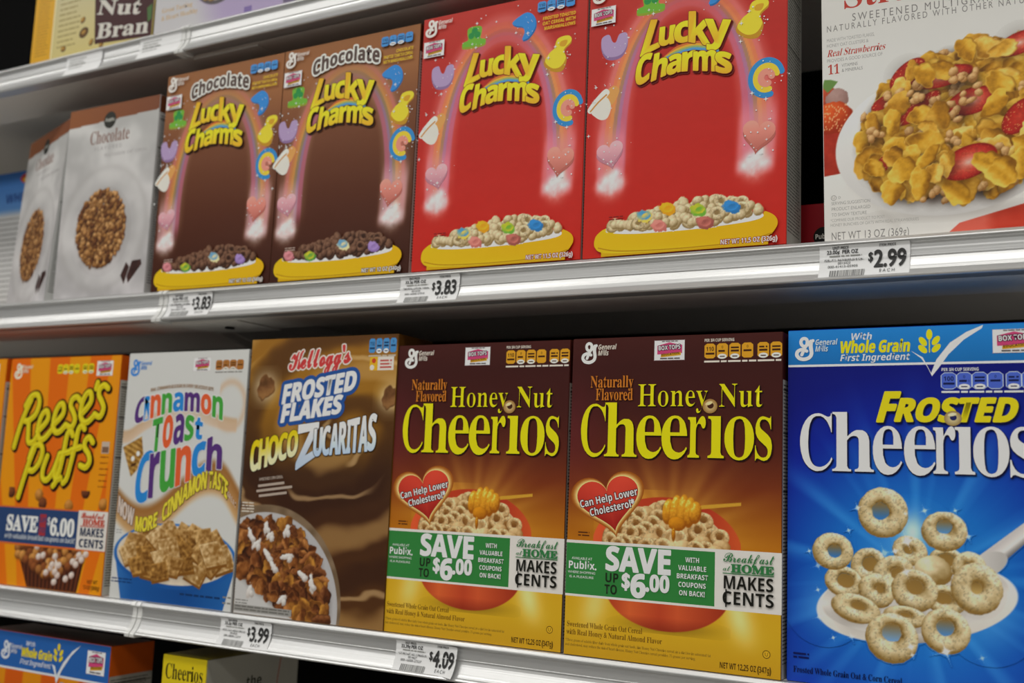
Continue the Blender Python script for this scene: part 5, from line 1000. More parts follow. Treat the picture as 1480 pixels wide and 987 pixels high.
    def word(dx, dy, col, ol, bold):
        for ch, x0, x1, b_, t_ in (('C', 10, 37, 167, 214), ('h', 36, 69, 167.5, 215), ('e', 67.5, 90.5, 165.5, 204), ('e', 91, 115, 165.5, 204), ('r', 104.5 + 8, 129.5, 167.5, 204), ('i', 128, 143, 167.5, 230), ('o', 141, 167, 166, 204), ('s', 166.5, 186.5, 166, 204)):
            if ch == 'i':
                stem = [c for c in FONT['S']['i'].conts if c[:, 1].min() < 100][0]; s0, s1 = stem.min(0), stem.max(0)
                f = lambda Pq: np.stack([x0 + dx + (Pq[:, 0] - s0[0]) / (s1[0] - s0[0]) * (x1 - x0), b_ + dy + (Pq[:, 1] - s0[1]) / (s1[1] - s0[1]) * 36], -1)
                gg = Glyph(0, [stem]); a._begin(ol, bold); a._glyph(gg, f, col, ol, bold, 0, (.5, .05)); a.k += 2.2 * a._span
            else: a.band(ch, x0 + dx, x1 + dx, b_ + dy, t_ + dy, col, 'S', ol=ol, bold=bold, thin=(.5, .05))
    word(.6, -.9, '05082e', None, .2)
    word(0, 0, 'd0d0c6', None, 0)
    def fr(dx, dy, col, ol, bold):
        a.text('F', 69 + dx, 207.5 + dy, 23, col, 'B', fit=15, shear=.28, ol=ol, bold=bold)
        a.text('ROSTED', 83 + dx, 208 + dy, 17.2, col, 'B', fit=88, shear=.28, ol=ol, bold=bold)
    fr(.7, -1, '05082e', None, 1.2); fr(0, 0, 'd2b914', (.3, '7a6a10'), .9)
    a.ell(127.5, 210, 6.4, 5.8, 'd2bd90', edge='8a7040'); a.ell(127.8, 210.6, 2.5, 2.2, '1a1c50'); a.ell(127, 213, 3.2, 1.3, 'e4d8b4', 10, edge='d2bd90')
    a.part('fine_print')
    a.text('Frosted Whole Grain Oat & Corn Cereal', 5.5, 7.5, 4.6, '060a34', 'S', fit=83)
    a.part('fine_print#2'); a.lines(5.5, 21.5, 18, 2, 2.8, 1.3, '08124a', 6, 0)

# ------------------------------------------------------------------ carton: white, flakes and strawberries on a plate
def art_strawberry(a, W, H):
    def bg(X, Y):
        g = ramp(Y, [(0, 'c4c1bc'), (60, 'c9c7c3'), (140, 'c2c1bd'), (200, 'bdbbb6'), (300, 'bebcb7')])
        g = mix(g, np.broadcast_to(rgb('b0aca6'), g.shape), (np.exp(-(((X - 40) + (Y - 20) * .9 - 8) / 5) ** 2) * (Y < 48) * (X < 60)) * .45)
        return g
    a.raster(.4, .4, W - .4, H - .4, 3, bg)
    a.part('cereal_picture')
    pic = Pic(.5, .5, W - .5, 176, .68, bg)
    red = lambda X, Y: mix('a8301c', '7a1a0e', fbm(X / 6, Y / 6, 4) * .9)
    pic.region(lambda X, Y: np.maximum(np.maximum(X - 26 + (Y - 100) * .1, 56 - Y + X * .1), Y - 97) , red)
    pic.puff(4, 123, 10, 12, 0, 'b84a2a', '6a1c10', 2); pic.puff(12, 122, 9, 10, 0, 'a08078', '806058', 5); pic.puff(7, 106, 17, 14, 10, 'd0561e', '8a2408', 3, .1)
    for i in range(60):
        rg = random.Random(i); pic.ell(rg.uniform(1, 20), rg.uniform(94, 118), .5, .7, 0, 'e0a070')
    pic.quad([(0, 134), (2, 142), (7, 140), (16, 139), (9, 133), (5, 128)], '5a7a3a')
    pic.region(lambda X, Y: np.maximum(Y - 14 - (X - 128) * .25, 95 + (Y - 0) * 1.1 - X), lambda X, Y: mix(mix('c05848', 'a42a18', np.clip((X - 122) / 10, 0, 1)), 'b84434', vnoise(X / 9, Y / 5) * .6))
    pic.shadow(100, 18, 78, .18, 9)
    pic.region(sdell(97, 77, 87, 62, 3), lambda X, Y: mix('cfcdca', 'b4b1ae', np.clip(.5 + (70 - Y) / 120 + (X - 90) / 500, 0, 1)))
    pic.region(sdell(99, 82, 74, 50, 3), lambda X, Y: mix('d4d2cf', 'bcb9b6', np.clip(.45 + (60 - Y) / 90, 0, 1)))
    pic.shadow(98, 52, 62, .35, 20)
    inside = lambda x, y: inell(108, 90, 77, 60, 24)(x, y) and y < 130 + (x - 40) * .35 and y > 33 + max(0, (60 - x)) * .8
    rg0 = random.Random(3)
    def dr(x, y, rg, i):
        t = rg.random()
        pic.shadow(x + 1, y - 3.5, 10, .62)
        if t < .74:
            L_, M_, D_ = rg.choice((('dcb450', 'bd8a20', '744808'), ('d8ac42', 'b07c18', '6a4006'), ('e2c06a', 'c49230', '84540e'), ('cfa03e', 'a67218', '603a06')))
            pic.flake(x, y, rg.uniform(8.5, 13.5), rg.uniform(.5, .9), rg.uniform(0, 180), L_, M_, D_, i)
        else:
            for q in range(5): pic.puff(x + rg.gauss(0, 4.2), y + rg.gauss(0, 3.4), rg.uniform(2.6, 4.4), rg.uniform(2.2, 3.6), rg.uniform(0, 90), 'd6ae78', '85592a', i * 7 + q, .22)
    piece_heap(pic, 320, inside, 8, dr, 5.8)
    def berry(x, y, rx, ry, rot, cut, seed):
        pic.shadow(x + 1, y - 2, max(rx, ry) * 1.1, .35)
        def c(X, Y, p, q):
            d = np.hypot(p, q)
            k = ramp(d, [(0, 'd8a898' if cut else 'b03a28'), (.25, 'c46a58' if cut else 'a82c1e'), (.5, 'b4402f' if cut else 'a02418'), (.85, '9c2018'), (1, '741008')])
            k = k * (1 + .25 * (fbm(X * .5, Y * .5, seed) - .5))[..., None]
            seeds = (vnoise(X * 1.1, Y * 1.1, seed) > .8) & (d > .45)
            return mix(k, np.broadcast_to(rgb('d8a060'), k.shape), seeds * (.15 if cut else .6))
        pic.ell(x, y, rx, ry, rot, c)
    for i, b_ in enumerate([(68, 136, 17, 9, 42, 0), (96, 130, 22, 8, 12, 1), (50, 115, 12, 5, 28, 0), (76, 106, 20, 6.5, 38, 0), (116, 107, 19, 11, 15, 1), (150, 90, 17, 10, 50, 0), (152, 150, 18, 9, 20, 1), (112, 57, 22, 13, 22, 1), (47, 61, 9, 5, 60, 0), (180, 118, 14, 9, 10, 1), (172, 70, 14, 8, -20, 1)]):
        berry(*b_, i)
    def dr2(x, y, rg, i):
        if rg.random() < .5: return
        dr(x, y, rg, i + 900)
    piece_heap(pic, 90, inside, 21, dr2, 10)
    a.patch(pic)
    a.part('title')
    rd = 'a03328'
    a.text('Strawberries', 17, 201.5, 21, rd, 'S', xs=1.0)
    gy = '6d6a68'
    a.text('SWEETENED MULTIGRAIN CEREAL', 25, 189.5, 6.6, gy, 'R', fit=150, track=2.0, rot=-.5)
    a.text('NATURALLY FLAVORED WITH OTHER NATURAL FLAVORS', 4, 182.6, 5.4, gy, 'R', fit=200, track=1.8)
    a.part('fine_print')
    a.text('MADE WITH TOASTED FLAKES,', 4, 173.6, 2.9, '8a8886', 'R', fit=39); a.text('HONEY OAT CLUSTERS &', 4, 168.8, 2.9, '8a8886', 'R', fit=34)
    a.text('Real Strawberries', 4, 160.5, 6, rd, 'S', fit=47, shear=.25); a.text('PROVIDES A GOOD SOURCE OF', 4, 155.4, 2.9, '8a8886', 'R', fit=45)
    a.text('11', 4.5, 144.8, 8.2, rd, 'S', fit=10); a.text('VITAMINS', 16, 150, 2.8, '7a7876', 'R', fit=13); a.text('& MINERALS', 16, 145.6, 2.8, '7a7876', 'R', fit=17)
    a.part('fine_print#2'); a.ell(8, 37, 2.3, None, '8a8884'); a.ell(8, 37, 1.8, None, 'c4c1bc'); a.text('U', 8, 36, 2, '8a8884', 'R', align='c'); a.text('D', 11.5, 36, 2, '8a8884', 'R')
    for i, (s_, w_) in enumerate((('SERVING SUGGESTION', 31), ('PRODUCT ENLARGED', 31), ('TO SHOW TEXTURE', 28))): a.text(s_, 6, 31 - i * 4.9, 2.7, '8a8884', 'R', fit=w_)
    a.text('*COMPARE OUR PRODUCT TO POST', 5, 16.6, 2.5, '96948f', 'R', fit=43); a.text('HONEY BUNCHES OF OATS WITH REAL STRAWBERRIES', 5, 12.6, 2.5, '96948f', 'R', fit=69)
    a.part('net_weight'); a.text('NET WT 13 OZ (369g)', 5.5, 1.2, 6.4, '6d6a68', 'R', fit=61, track=.4)

# ------------------------------------------------------------------ carton: brown lid band, white, chocolate granola
def art_granola(a, W, H):
    def bg(X, Y):
        g = ramp(Y, [(0, 'a5a2a3'), (60, 'a9a6a6'), (150, 'a8a6a5'), (222, 'a8a7a5')])
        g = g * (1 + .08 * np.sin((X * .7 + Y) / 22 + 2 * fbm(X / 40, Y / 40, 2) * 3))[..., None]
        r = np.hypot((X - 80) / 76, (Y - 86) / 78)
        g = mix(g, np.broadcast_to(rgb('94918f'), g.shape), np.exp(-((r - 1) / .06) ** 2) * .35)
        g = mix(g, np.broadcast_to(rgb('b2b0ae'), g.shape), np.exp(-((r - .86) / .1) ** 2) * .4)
        e = 223 + X * .035
        return np.where((Y > e)[..., None], ramp(X, [(0, '7c4a2a'), (160, '683a22')]), g)
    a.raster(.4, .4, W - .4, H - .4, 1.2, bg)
    a.part('cereal_picture')
    pic = Pic(26, 6, 160, 142, .75, bg)
    pic.shadow(80, 82, 50, .3, 56)
    def dr(x, y, rg, i):
        pic.shadow(x, y - 1.5, 4.5, .35)
        c = rg.choice((('b88a54', '5a3418'), ('a0723e', '4a2a12'), ('c89c66', '6a421e'), ('6e4424', '34190c')))
        pic.puff(x, y, rg.uniform(2.6, 5), rg.uniform(2.2, 4), rg.uniform(0, 180), c[0], c[1], i, .25)
    piece_heap(pic, 420, inell(77, 86, 43, 49), 4, dr, 2.8, False)
    for q in (((120, 24), (128, 40), (134, 34), (127, 13)), ((131, 22), (138, 41), (153, 42), (155, 36), (142, 22), (134, 14))):
        pic.quad(q, lambda X, Y, d: mix('3f2622', '241412', fbm(X / 5, Y / 5, 3)))
    a.patch(pic)
    a.part('title')
    a.ell(76, 226, 11, None, '24241f', n=32); a.text('Publix', 76, 224, 4.6, 'a8a8a0', 'B', align='c', fit=16)
    a.text('Chocolate', 42, 197, 17, '74564c', 'S', fit=72); a.text('FLAVORED', 77, 188, 4.6, '8c8888', 'R', fit=50, align='c', track=2)
    a.text('MULTIGRAIN OAT CEREAL', 110, 178, 4.2, '8c8888', 'R', fit=76, align='c', track=1.6)

# ------------------------------------------------------------------ carton: orange stripes, peanut butter puffs
def art_puffs(a, W, H):
    def bg(X, Y):
        xx = 105 + (X - 105) * 560 / (Y + 277)
        s_ = np.sin(2 * math.pi * (xx - 37) / 75)
        g = mix('c25a08', 'c87e0a', sstep(-.12, .12, s_))
        g = mix(g, np.broadcast_to(rgb('d08a14'), g.shape), np.exp(-(((X - 105) / 70) ** 2 + ((Y - 10) / 60) ** 2)) * .5)
        g = mix(g, np.broadcast_to(rgb('d07a10'), g.shape), (sstep(W - 9, W - 5, X)) * .8)
        return g
    a.raster(.4, .4, W - .4, H - .4, 1.2, bg)
    a.part('cereal_picture')
    pic = Pic(20, .6, 200, 120, .8, bg)
    pic.region(lambda X, Y: np.maximum(np.maximum(60 + (50 - Y) * .55 - X - 16, X - 172 - (Y - 50) * .22), Y - 50) * .9, lambda X, Y: mix('5a2c16', '2c120a', .5 + .5 * np.sin((X - 110) / (1.1 + .004 * Y))))
    def dr(x, y, rg, i):
        pic.shadow(x, y - 2, 7, .35); c = rg.choice((('8a4e26', '3c1a0a'), ('c28a48', '6a3c14'), ('a8703a', '552c10')))
        pic.puff(x, y, rg.uniform(5, 7.5), rg.uniform(5, 7.5), 0, c[0], c[1], i, .1)
    piece_heap(pic, 60, lambda x, y: 46 < x < 170 and y < 52 and y > 14 + abs(x - 108) * .38, 6, dr, 7)
    for q in (((84, 50), (96, 40), (112, 26), (125, 18), (150, 20), (140, 15), (120, 10), (104, 20), (88, 38)), ((150, 36), (160, 44), (172, 46), (165, 39), (156, 33)), ((118, 40), (126, 30), (120, 22), (114, 30))):
        for i_ in range(1): pic.quad([q[0], q[i_ + 1], q[i_ + 2]], 'c9bcb4')
        for p in q: pic.puff(p[0], p[1], 5, 4, 20, 'd2c6be', 'a08a80', 2)
    for i, (x, y) in enumerate(((25, 114), (78, 112), (86, 102), (134, 101), (162, 118), (194, 105))):
        pic.puff(x, y, 7.5, 7.5, 0, ('7a4424', 'c08440')[i in (1, 3, 5)], ('34160a', '70420f')[i in (1, 3, 5)], i, .08)
    a.patch(pic)
    a.part('title')
    # hand lettered script, drawn as pen strokes
    S = [  # R e e s e ' s
        [(22, 170), (30, 196), (38, 214), (47, 230)], [(37, 222), (46, 234), (58, 236), (63, 226), (58, 212), (46, 204), (39, 203)], [(46, 204), (47, 190), (49, 177), (58, 177), (64, 184)],
        [(64, 190), (74, 197), (82, 206), (80, 215), (73, 214), (67, 204), (65, 190), (70, 181), (79, 182), (90, 192)],
        [(92, 198), (102, 205), (110, 214), (108, 224), (101, 223), (95, 213), (93, 199), (98, 190), (107, 191), (116, 199)],
        [(139, 228), (132, 233), (124, 230), (122, 222), (128, 214), (132, 205), (127, 196), (118, 198)],
        [(141, 211), (150, 218), (158, 228), (156, 238), (149, 237), (143, 227), (141, 212), (147, 203), (156, 203), (166, 211)],
        [(186, 243), (179, 247), (172, 243), (171, 235), (177, 227), (181, 219), (176, 209), (166, 212)],
        [(167, 250), (165, 243)],
        # P u f f s
        [(40, 108), (47, 130), (54, 150), (62, 168)], [(54, 156), (60, 170), (72, 174), (78, 166), (74, 152), (64, 142), (56, 142)],
        [(88, 160), (82, 144), (83, 133), (91, 131), (100, 140), (106, 152), (110, 162)], [(106, 152), (104, 140), (108, 132), (116, 134)],
        [(131, 186), (127, 191), (121, 187), (118, 170), (114, 148), (108, 130), (103, 124)], [(110, 163), (128, 166)],
        [(151, 194), (146, 198), (140, 192), (137, 174), (132, 152), (127, 134), (121, 128)], [(130, 168), (147, 172)],
        [(168, 178), (161, 184), (154, 179), (155, 171), (162, 164), (165, 155), (159, 148), (149, 150)]]
    for dx, dy, w, cc in ((1.3, -1.8, 11.2, '2c1206'), (0, 0, 11.4, '2c1206'), (0, 0, 7.6, 'c0ae10'), (-.6, .8, 3.2, 'ccba20')):
        for p in S: a.stroke([(x + dx, y + dy) for x, y in p], w, cc, n=6)
    emblem(a, 8, 257, 20, 'd8c4b0')
    token(a, 162, 258.5, 28, 18)
    pills(a, [(90 + 10.4 * i, 99.8 + 10.4 * i) for i in range(4)] + [(136, 146), (147, 157)], 262, 274, 'c2b018', 'd8d0a8', '4a3a08', None, '6a3a08', False)
    a.part('coupon_banner')
    a.rect(0, 49.5, W, 97, 'b85a20'); a.rect(0, 52, 153, 95, '22385f'); a.rect(153, 51, W, 96.5, 'c2bdb6')
    a.text('SAVE', 21, 67, 18, 'c6c8c4', 'S', fit=60, bold=.8); a.rect(84, 63, 96, 89, '8a2c34'); a.text('UP', 90, 79, 6, '22385f', 'B', align='c'); a.text('TO', 90, 67, 6, '22385f', 'B', align='c')
    a.text('$', 98, 77, 9, 'c6c8c4', 'S', fit=6); a.text('6.00', 104, 65, 19, 'c6c8c4', 'S', fit=44, bold=.7)
    a.text('with valuable breakfast coupons on back!', 20, 57, 6, 'aab0b8', 'B', fit=130, shear=.2)
    a.text('Breakfast', 158, 88, 6.5, 'b0402c', 'K', fit=40, bold=.15); a.text('HOME', 162, 80, 6.5, 'b0402c', 'S', fit=38, bold=.3); a.rect(158, 78, 200, 78.8, 'b0402c')
    a.text('MAKES', 158, 67, 9.6, '22304a', 'B', fit=42); a.text('CENTS', 158, 54, 9.6, '22304a', 'B', fit=43)
    a.part('net_weight')
    a.text('NET WT', 196, 12.5, 4.4, '4a2406', 'B', fit=18, align='r'); a.text('13 OZ (368g)', 200, 6, 4.4, '4a2406', 'B', fit=28, align='r')
    a.part('allergen_note'); a.rect(183, 165, 196, 179, 'a8988a'); a.rect(184, 166, 195, 173, '6a5040'); a.lines(182, 160, 197, 6, 7, 1.4, '8a4408', 5, .1)

# ------------------------------------------------------------------ carton: white, cinnamon squares
def art_cinnamon(a, W, H):
    def bg(X, Y):
        g = np.broadcast_to(rgb('b6b6b3'), X.shape + (3,)).copy()
        def ribbon(g, cy, half, c0, c1, m):
            d = (Y - cy) / half
            al = (1 - sstep(.55, 1.1, np.abs(d))) * m
            return mix(g, mix(c0, c1, np.clip(.5 + d * .5, 0, 1)), al)
        y1 = 200 + 16 * np.exp(-((X - 95) / 55) ** 2) - 14 * np.exp(-((X - 5) / 25) ** 2) + 0 * X
        g = ribbon(g, y1 - 2, 9, 'c0a184', 'a98258', (.75 - .4 * np.exp(-((X - 95) / 45) ** 2)) * (X < 178))
        r = np.hypot((X - 166) / 22, (Y - 222) / 26)
        g = mix(g, np.broadcast_to(rgb('b49a80'), g.shape), np.exp(-((r - 1) / .16) ** 2) * .75 * (X > 150))
        y2 = 116 + 27 * np.sin((X - 95) / 100 * math.pi * .95) - 14 * sstep(160, 195, X)
        g = ribbon(g, y2 - 1, 22, 'b8966a', '7c4c1c', 1.0)
        return g
    a.raster(.4, .4, W - .4, H - .4, 1.1, bg)
    a.part('cereal_picture')
    pic = Pic(.6, .6, W - .6, 92, .75, bg)
    pic.region(lambda X, Y: np.maximum(np.abs(X - 98) - (79 + (Y - 0) * .30), np.maximum(Y - 54, -1 - Y)), lambda X, Y: ramp(np.clip((X - 10) / 175, 0, 1), [(0, '2a5f9c'), (.15, '164a88'), (.6, '0f3f7c'), (1, '1d5492')]))
    pic.region(sdell(97, 53, 95, 36), lambda X, Y: mix('2c66a6', '15498a', np.clip((60 - Y) / 60 + .4, 0, 1)))
    pic.region(sdell(97, 54, 90, 32.5), lambda X, Y: mix('bcae9c', 'c8bca8', vnoise(X / 8, Y / 8)))
    def dr(x, y, rg, i):
        r = rg.uniform(18, 23); rot = rg.uniform(0, 90); sq = rg.uniform(.5, .85); ex = rg.uniform(-.4, .4)
        P = [(x + r * (math.cos(R(rot + q)) + ex * math.sin(R(rot + q)) * .5), y + r * sq * math.sin(R(rot + q))) for q in (0, 90, 180, 270)]
        pic.shadow(x + 1, y - 4, r * .9, .4, r * .6)
        L_, D_ = rg.choice((('ccb084', '7f5826'), ('c09c66', '70491a'), ('b08444', '5c3810')))
        pic.quad([(px + .8, py - 3.2) for px, py in P], '6f4616')
        pic.quad(P, lambda X, Y, d: mix(D_, L_, np.clip(.45 + (fbm(X / 4, Y / 4, i) - .5) * 1.5 + .10 * np.sin((X * math.cos(R(rot + 45)) + Y * math.sin(R(rot + 45))) * 1.1) + np.exp(-(d / 1.2) ** 2) * .25 + (x - X) * .012, 0, 1)))
    piece_heap(pic, 36, lambda x, y: inell(97, 56, 74, 26)(x, y) and y > 34, 12, dr, 13)
    a.patch(pic)
    a.part('cinnamon_square')
    pc = Pic(0.5, 136, 42, 190, .8, bg)
    pc.quad([(2, 173), (32, 186), (39, 156), (19, 139)], lambda X, Y, d: mix('6f4a18', 'b08a48', np.clip(.5 + (fbm(X / 4, Y / 4, 2) - .5) + .35 * np.sin((X * .4 + Y) * 1.0), 0, 1)))
    pc.ell(20, 160, 3, 3, 0, 'd8d0c4'); pc.ell(28, 166, 3, 3, 0, 'd8d0c4'); pc.ell(22, 153, 5, 1.6, 20, '3c200a')
    a.patch(pc)
    a.part('title')
    pu, bl, og, gr = '4a2a68', '2272b4', 'c0502a', '3a8a34'
    wl = (1.6, 'c4c4c2')
    a.band('C', 16, 33, lambda x: 199 + (x - 16) * .35, lambda x: 229 + (x - 16) * .3, pu, ol=wl, bold=.6, shear=.12)
    a.band('innamon', 33, 156, lambda x: 204 + 12 * np.sin((x - 33) / 123 * 3.0), lambda x: 232 + 6 * np.sin((x - 33) / 123 * 3.0) - (x - 33) * .02, pu, ol=wl, bold=.7, gap=2.6, cols=[bl, og, gr, bl, pu, og, gr], wts=[4, 8, 8, 8, 12, 8, 8], shear=-.05)
    a.band('Toast', 49, 127, lambda x: 168 + 16 * np.clip((x - 52) / 60, 0, 1), lambda x: 205 + 7 * np.sin((x - 49) / 78 * 3), gr, ol=wl, bold=.7, gap=2.4, cols=[gr, og, pu, gr, bl], wts=[8, 8, 8, 7, 6])
    a.band('C', 27, 49, lambda x: 109 + (x - 27) * .1, lambda x: 164 + (x - 27) * .35, bl, ol=wl, bold=.9, shear=.08)
    a.band('runch', 51, 160, lambda x: 116 + 36 * np.clip((x - 55) / 95, 0, 1), lambda x: 166 + 14 * np.clip((x - 51) / 80, 0, 1) + 8 * np.clip((x - 128) / 20, 0, 1), pu, ol=wl, bold=.9, gap=2.6, cols=[pu, gr, og, bl, pu], wts=[6, 9, 9, 8, 9], shear=-.04)
    a.text('REAL CINNAMON & SUGAR IN EVERY DELICIOUS BITE', 40, 0, 4, '8a6a4c', 'B', fit=100, warp=lambda P: np.stack([P[:, 0], P[:, 1] + 238 + 4.5 * np.sin((P[:, 0] - 40) / 100 * math.pi)], -1))
    a.part('slogan_ribbon')
    yb = lambda x: 108 + 26.5 * np.sin((x - 95) / 100 * math.pi * .95) - 13 * np.clip((x - 160) / 35, 0, 1) - 4
    cr, yw, ol2 = 'b8aaa0', 'c4b634', (.9, '5a3a1c')
    for st, x0, x1, h0, h1, cc in (('NOW', 3, 30, 19, 22, cr), ('MORE', 34, 68, 16, 18, yw), ('CINNAMON', 76, 140, 19, 20, yw), ('TASTE', 144, 172, 18, 18, yw)):
        a.band(st, x0, x1, lambda x: yb(x) + (4 if st == 'NOW' else 0), lambda x: yb(x) + h0 + (4 if st == 'NOW' else 0), cc, ol=ol2, bold=.4, gap=1)
    a.band('OF A', 69, 75, lambda x: yb(x) + 3, lambda x: yb(x) + 8, cr); a.band('GREAT', 173, 186, lambda x: yb(x) + 4, lambda x: yb(x) + 10, cr)
    emblem(a, 4, 257, 20, '2f72b8')
    token(a, 106, 261, 26, 15)
    pills(a, [(140 + 10.6 * i, 150.2 + 10.6 * i) for i in range(4)], 261.5, 273, '96602a', 'c8c4bc', '4a2a0c', None, '7a7672', True)
    a.part('fine_print')
    a.lines(2, 22, 36, 2, 3.4, 1.5, '0e2c58', 3, .1); a.part('fine_print#2'); a.lines(112, 12, 172, 1, 4, 2.2, '0c2a54', 4, 0); a.part('net_weight'); a.lines(176, 14, 188, 2, 6, 1.8, '74726e', 4, 0); a.part('fine_print#3'); a.lines(3, 77, 12, 2, 3, 1.2, '8a8886', 4, 0)

# ------------------------------------------------------------------ carton: chocolate swirl, frosted flakes
def art_choco(a, W, H):
    def bg(X, Y):
        n = fbm(X / 60, Y / 40, 3)
        ang = np.arctan2(Y - 190, X - 130); r = np.hypot((X - 130) / 1.5, Y - 190)
        s_ = np.sin(r / 13 + ang * 1.0 + n * 2.2)
        base = ramp(Y, [(0, '4a2c12'), (110, '3a2010'), (150, '3c2412'), (185, '6a4614'), (230, '8a5f1a'), (294, '84591c')])
        g = mix(base, np.broadcast_to(rgb('b08a52'), base.shape), sstep(.35, 1, s_) * .55)
        g = mix(g, np.broadcast_to(rgb('2c160c'), g.shape), sstep(.2, 1, -s_) * .6)
        s2 = np.sin(r / 5.2 + ang * 1.0 + n * 5.5)
        g = mix(g, np.broadcast_to(rgb('c8a878'), g.shape), sstep(.82, 1, s2) * sstep(0, .8, np.sin(r / 17 + ang * 2 + 1)) * .55)
        return g
    a.raster(.4, .4, W - .4, H - .4, 1.15, bg)
    a.part('cereal_picture')
    pic = Pic(.6, .6, 150, 122, .72, bg)
    pic.region(sdell(40, 14, 103, 102), lambda X, Y: mix('7a6650', '5a4834', vnoise(X / 10, Y / 10)))
    pic.region(sdell(40, 10, 99, 98), lambda X, Y: mix('b4b2b0', '9a989a', np.clip((X + Y) / 220, 0, 1)))
    pic.region(lambda X, Y: (X * .5 + Y - 40) * .85, 'aeacaa')
    def dr(x, y, rg, i):
        pic.shadow(x + 1, y - 3, 9, .4)
        L_, M_, D_ = rg.choice((('9a6236', '5c3014', '2a1206'), ('a8703c', '6c3c18', '34180a'), ('82502c', '4c2610', '220e06'), ('b07a30', '74461a', '3c1e0a')))
        pic.flake(x, y, rg.uniform(7.5, 12), rg.uniform(.5, .9), rg.uniform(0, 180), L_, M_, D_, i + 50)
    ins = lambda x, y: inell(40, 12, 84, 86)(x, y) and x * .5 + y > 48
    piece_heap(pic, 170, ins, 2, dr, 6.2)
    rg = random.Random(8)
    for i, (x, y, l, rot) in enumerate(((18, 82, 9, -60), (26, 74, 8, 40), (38, 92, 8, 85), (44, 84, 6, 30), (66, 90, 8, 60), (44, 62, 10, -50), (52, 52, 9, -50), (70, 64, 9, 10), (92, 46, 9, -25), (104, 38, 9, -80), (21, 25, 8, 75), (66, 20, 8, 35))):
        pic.puff(x, y, l, 3.0, rot, 'd0ccc8', 'a8a09a', i, .45); pic.puff(x + 3, y - 3, 4, 3, rot + 40, 'ccc8c4', '98908a', i, .3)
    a.patch(pic)
    for cx, cy, r_ in ((24, 241, 15), (190, 229, 13)):
        a.part('flying_flake#%d' % cx); pc = Pic(max(.6, cx - 22), cy - 24, min(W - .6, cx + 22), cy + 24, .8, bg)
        pc.glow(cx, cy, r_ * 1.5, 'd8c8a8', .9)
        pc.flake(cx, cy, r_, .72, 60, '8a6238', '6a4526', '40260f', 6)
        a.patch(pc)
    a.part('title')
    rd = 'b03434'
    def kel(dx, col, ol, b_):
        a.text('Kellogg', 56, 259.5, 19, col, 'K', fit=70, rot=4.5, ol=ol, bold=b_); a.text("'", 126.5, 266, 17, rd, 'B', rot=4, ol=ol); a.text('s', 128.5, 265.5, 19, col, 'K', fit=10, rot=4, ol=ol, bold=b_)
    kel(0, rd, (2.2, 'c6bcb4'), .7)
    wt = 'ccced0'
    for ol, b_, cc in (((5.0, '1f4684'), 0, '1f4684'), (None, .9, wt)):
        a.text('FROSTED', 47, 223, 19, cc, 'B', fit=100, rot=8.6, shear=.28, ol=ol, bold=b_)
        a.text('FLAKES', 47, 203, 18, cc, 'B', fit=82, rot=7.5, shear=.28, ol=ol, bold=b_)
    dk = (1.3, '221408')
    a.band('CHOCO', 10, 74, lambda x: 149 + (x - 10) * .32, lambda x: 182 + (x - 10) * .22, lambda x, y: mix('c8c49a', 'c4b010', np.clip((y - 158 - (x - 10) * .3) / 16, 0, 1)), ol=dk, bold=.7, gap=.8)
    a.band('Z', 74, 101, lambda x: 154 + (x - 74) * .6, lambda x: 200 + (x - 74) * .12, lambda x, y: mix('a0aec0', 'cfd2d4', np.clip((y - 165) / 25, 0, 1)), ol=dk, bold=.9)
    a.band('UCARITAS', 96, 175, lambda x: 168 + (x - 96) * .10, lambda x: 196 + (x - 96) * .22, lambda x, y: mix('9fb2c8', 'cfd2d4', np.clip((y - 172) / 22, 0, 1)), ol=dk, bold=.6, gap=.8, wts=[9, 8, 9, 8, 4, 8, 9, 8])
    pills(a, [(160, 168), (168.8, 176.8), (177.6, 185.6), (186.4, 194.4)], 275, 290, '3f7cb0', 'ccd0d4', '143458', None, 'a89a88', True)
    a.part('family_badge')
    a.rect(162, 257, 192, 271, 'c4bdb4'); a.rect(162, 257, 172, 271, 'c49a20'); a.ell(167, 267, 2.6, None, 'b03a22'); a.ell(165, 260, 2.8, None, 'c4bdb4'); a.lines(175, 266, 190, 3, 3.4, 1.8, 'a84a44', 3, .1)
    a.part('fine_print')
    a.text('SWEETENED CORN CEREAL', 24, 140.5, 3, 'b0a498', 'R', fit=33, rot=7)
    for i, (x, y, w_) in enumerate(((23, 135, 36), (21, 129.5, 49), (25, 124.5, 38))): a.stroke([(x, y), (x + w_, y + w_ * .13)], 2.6, '9a8c80', False, caps=False)
    a.part('fine_print#2'); a.lines(2, 116, 20, 4, 3, 1.4, 'b8b0a4', 3, .1); a.part('fine_print#3'); a.lines(2, 14, 20, 2, 3, 1.3, '74726e', 3, .1); a.rect(.5, 3, 80, 10, '84827e'); a.lines(2, 7.5, 78, 2, 3, 1.4, '5a5854', 3, .05)

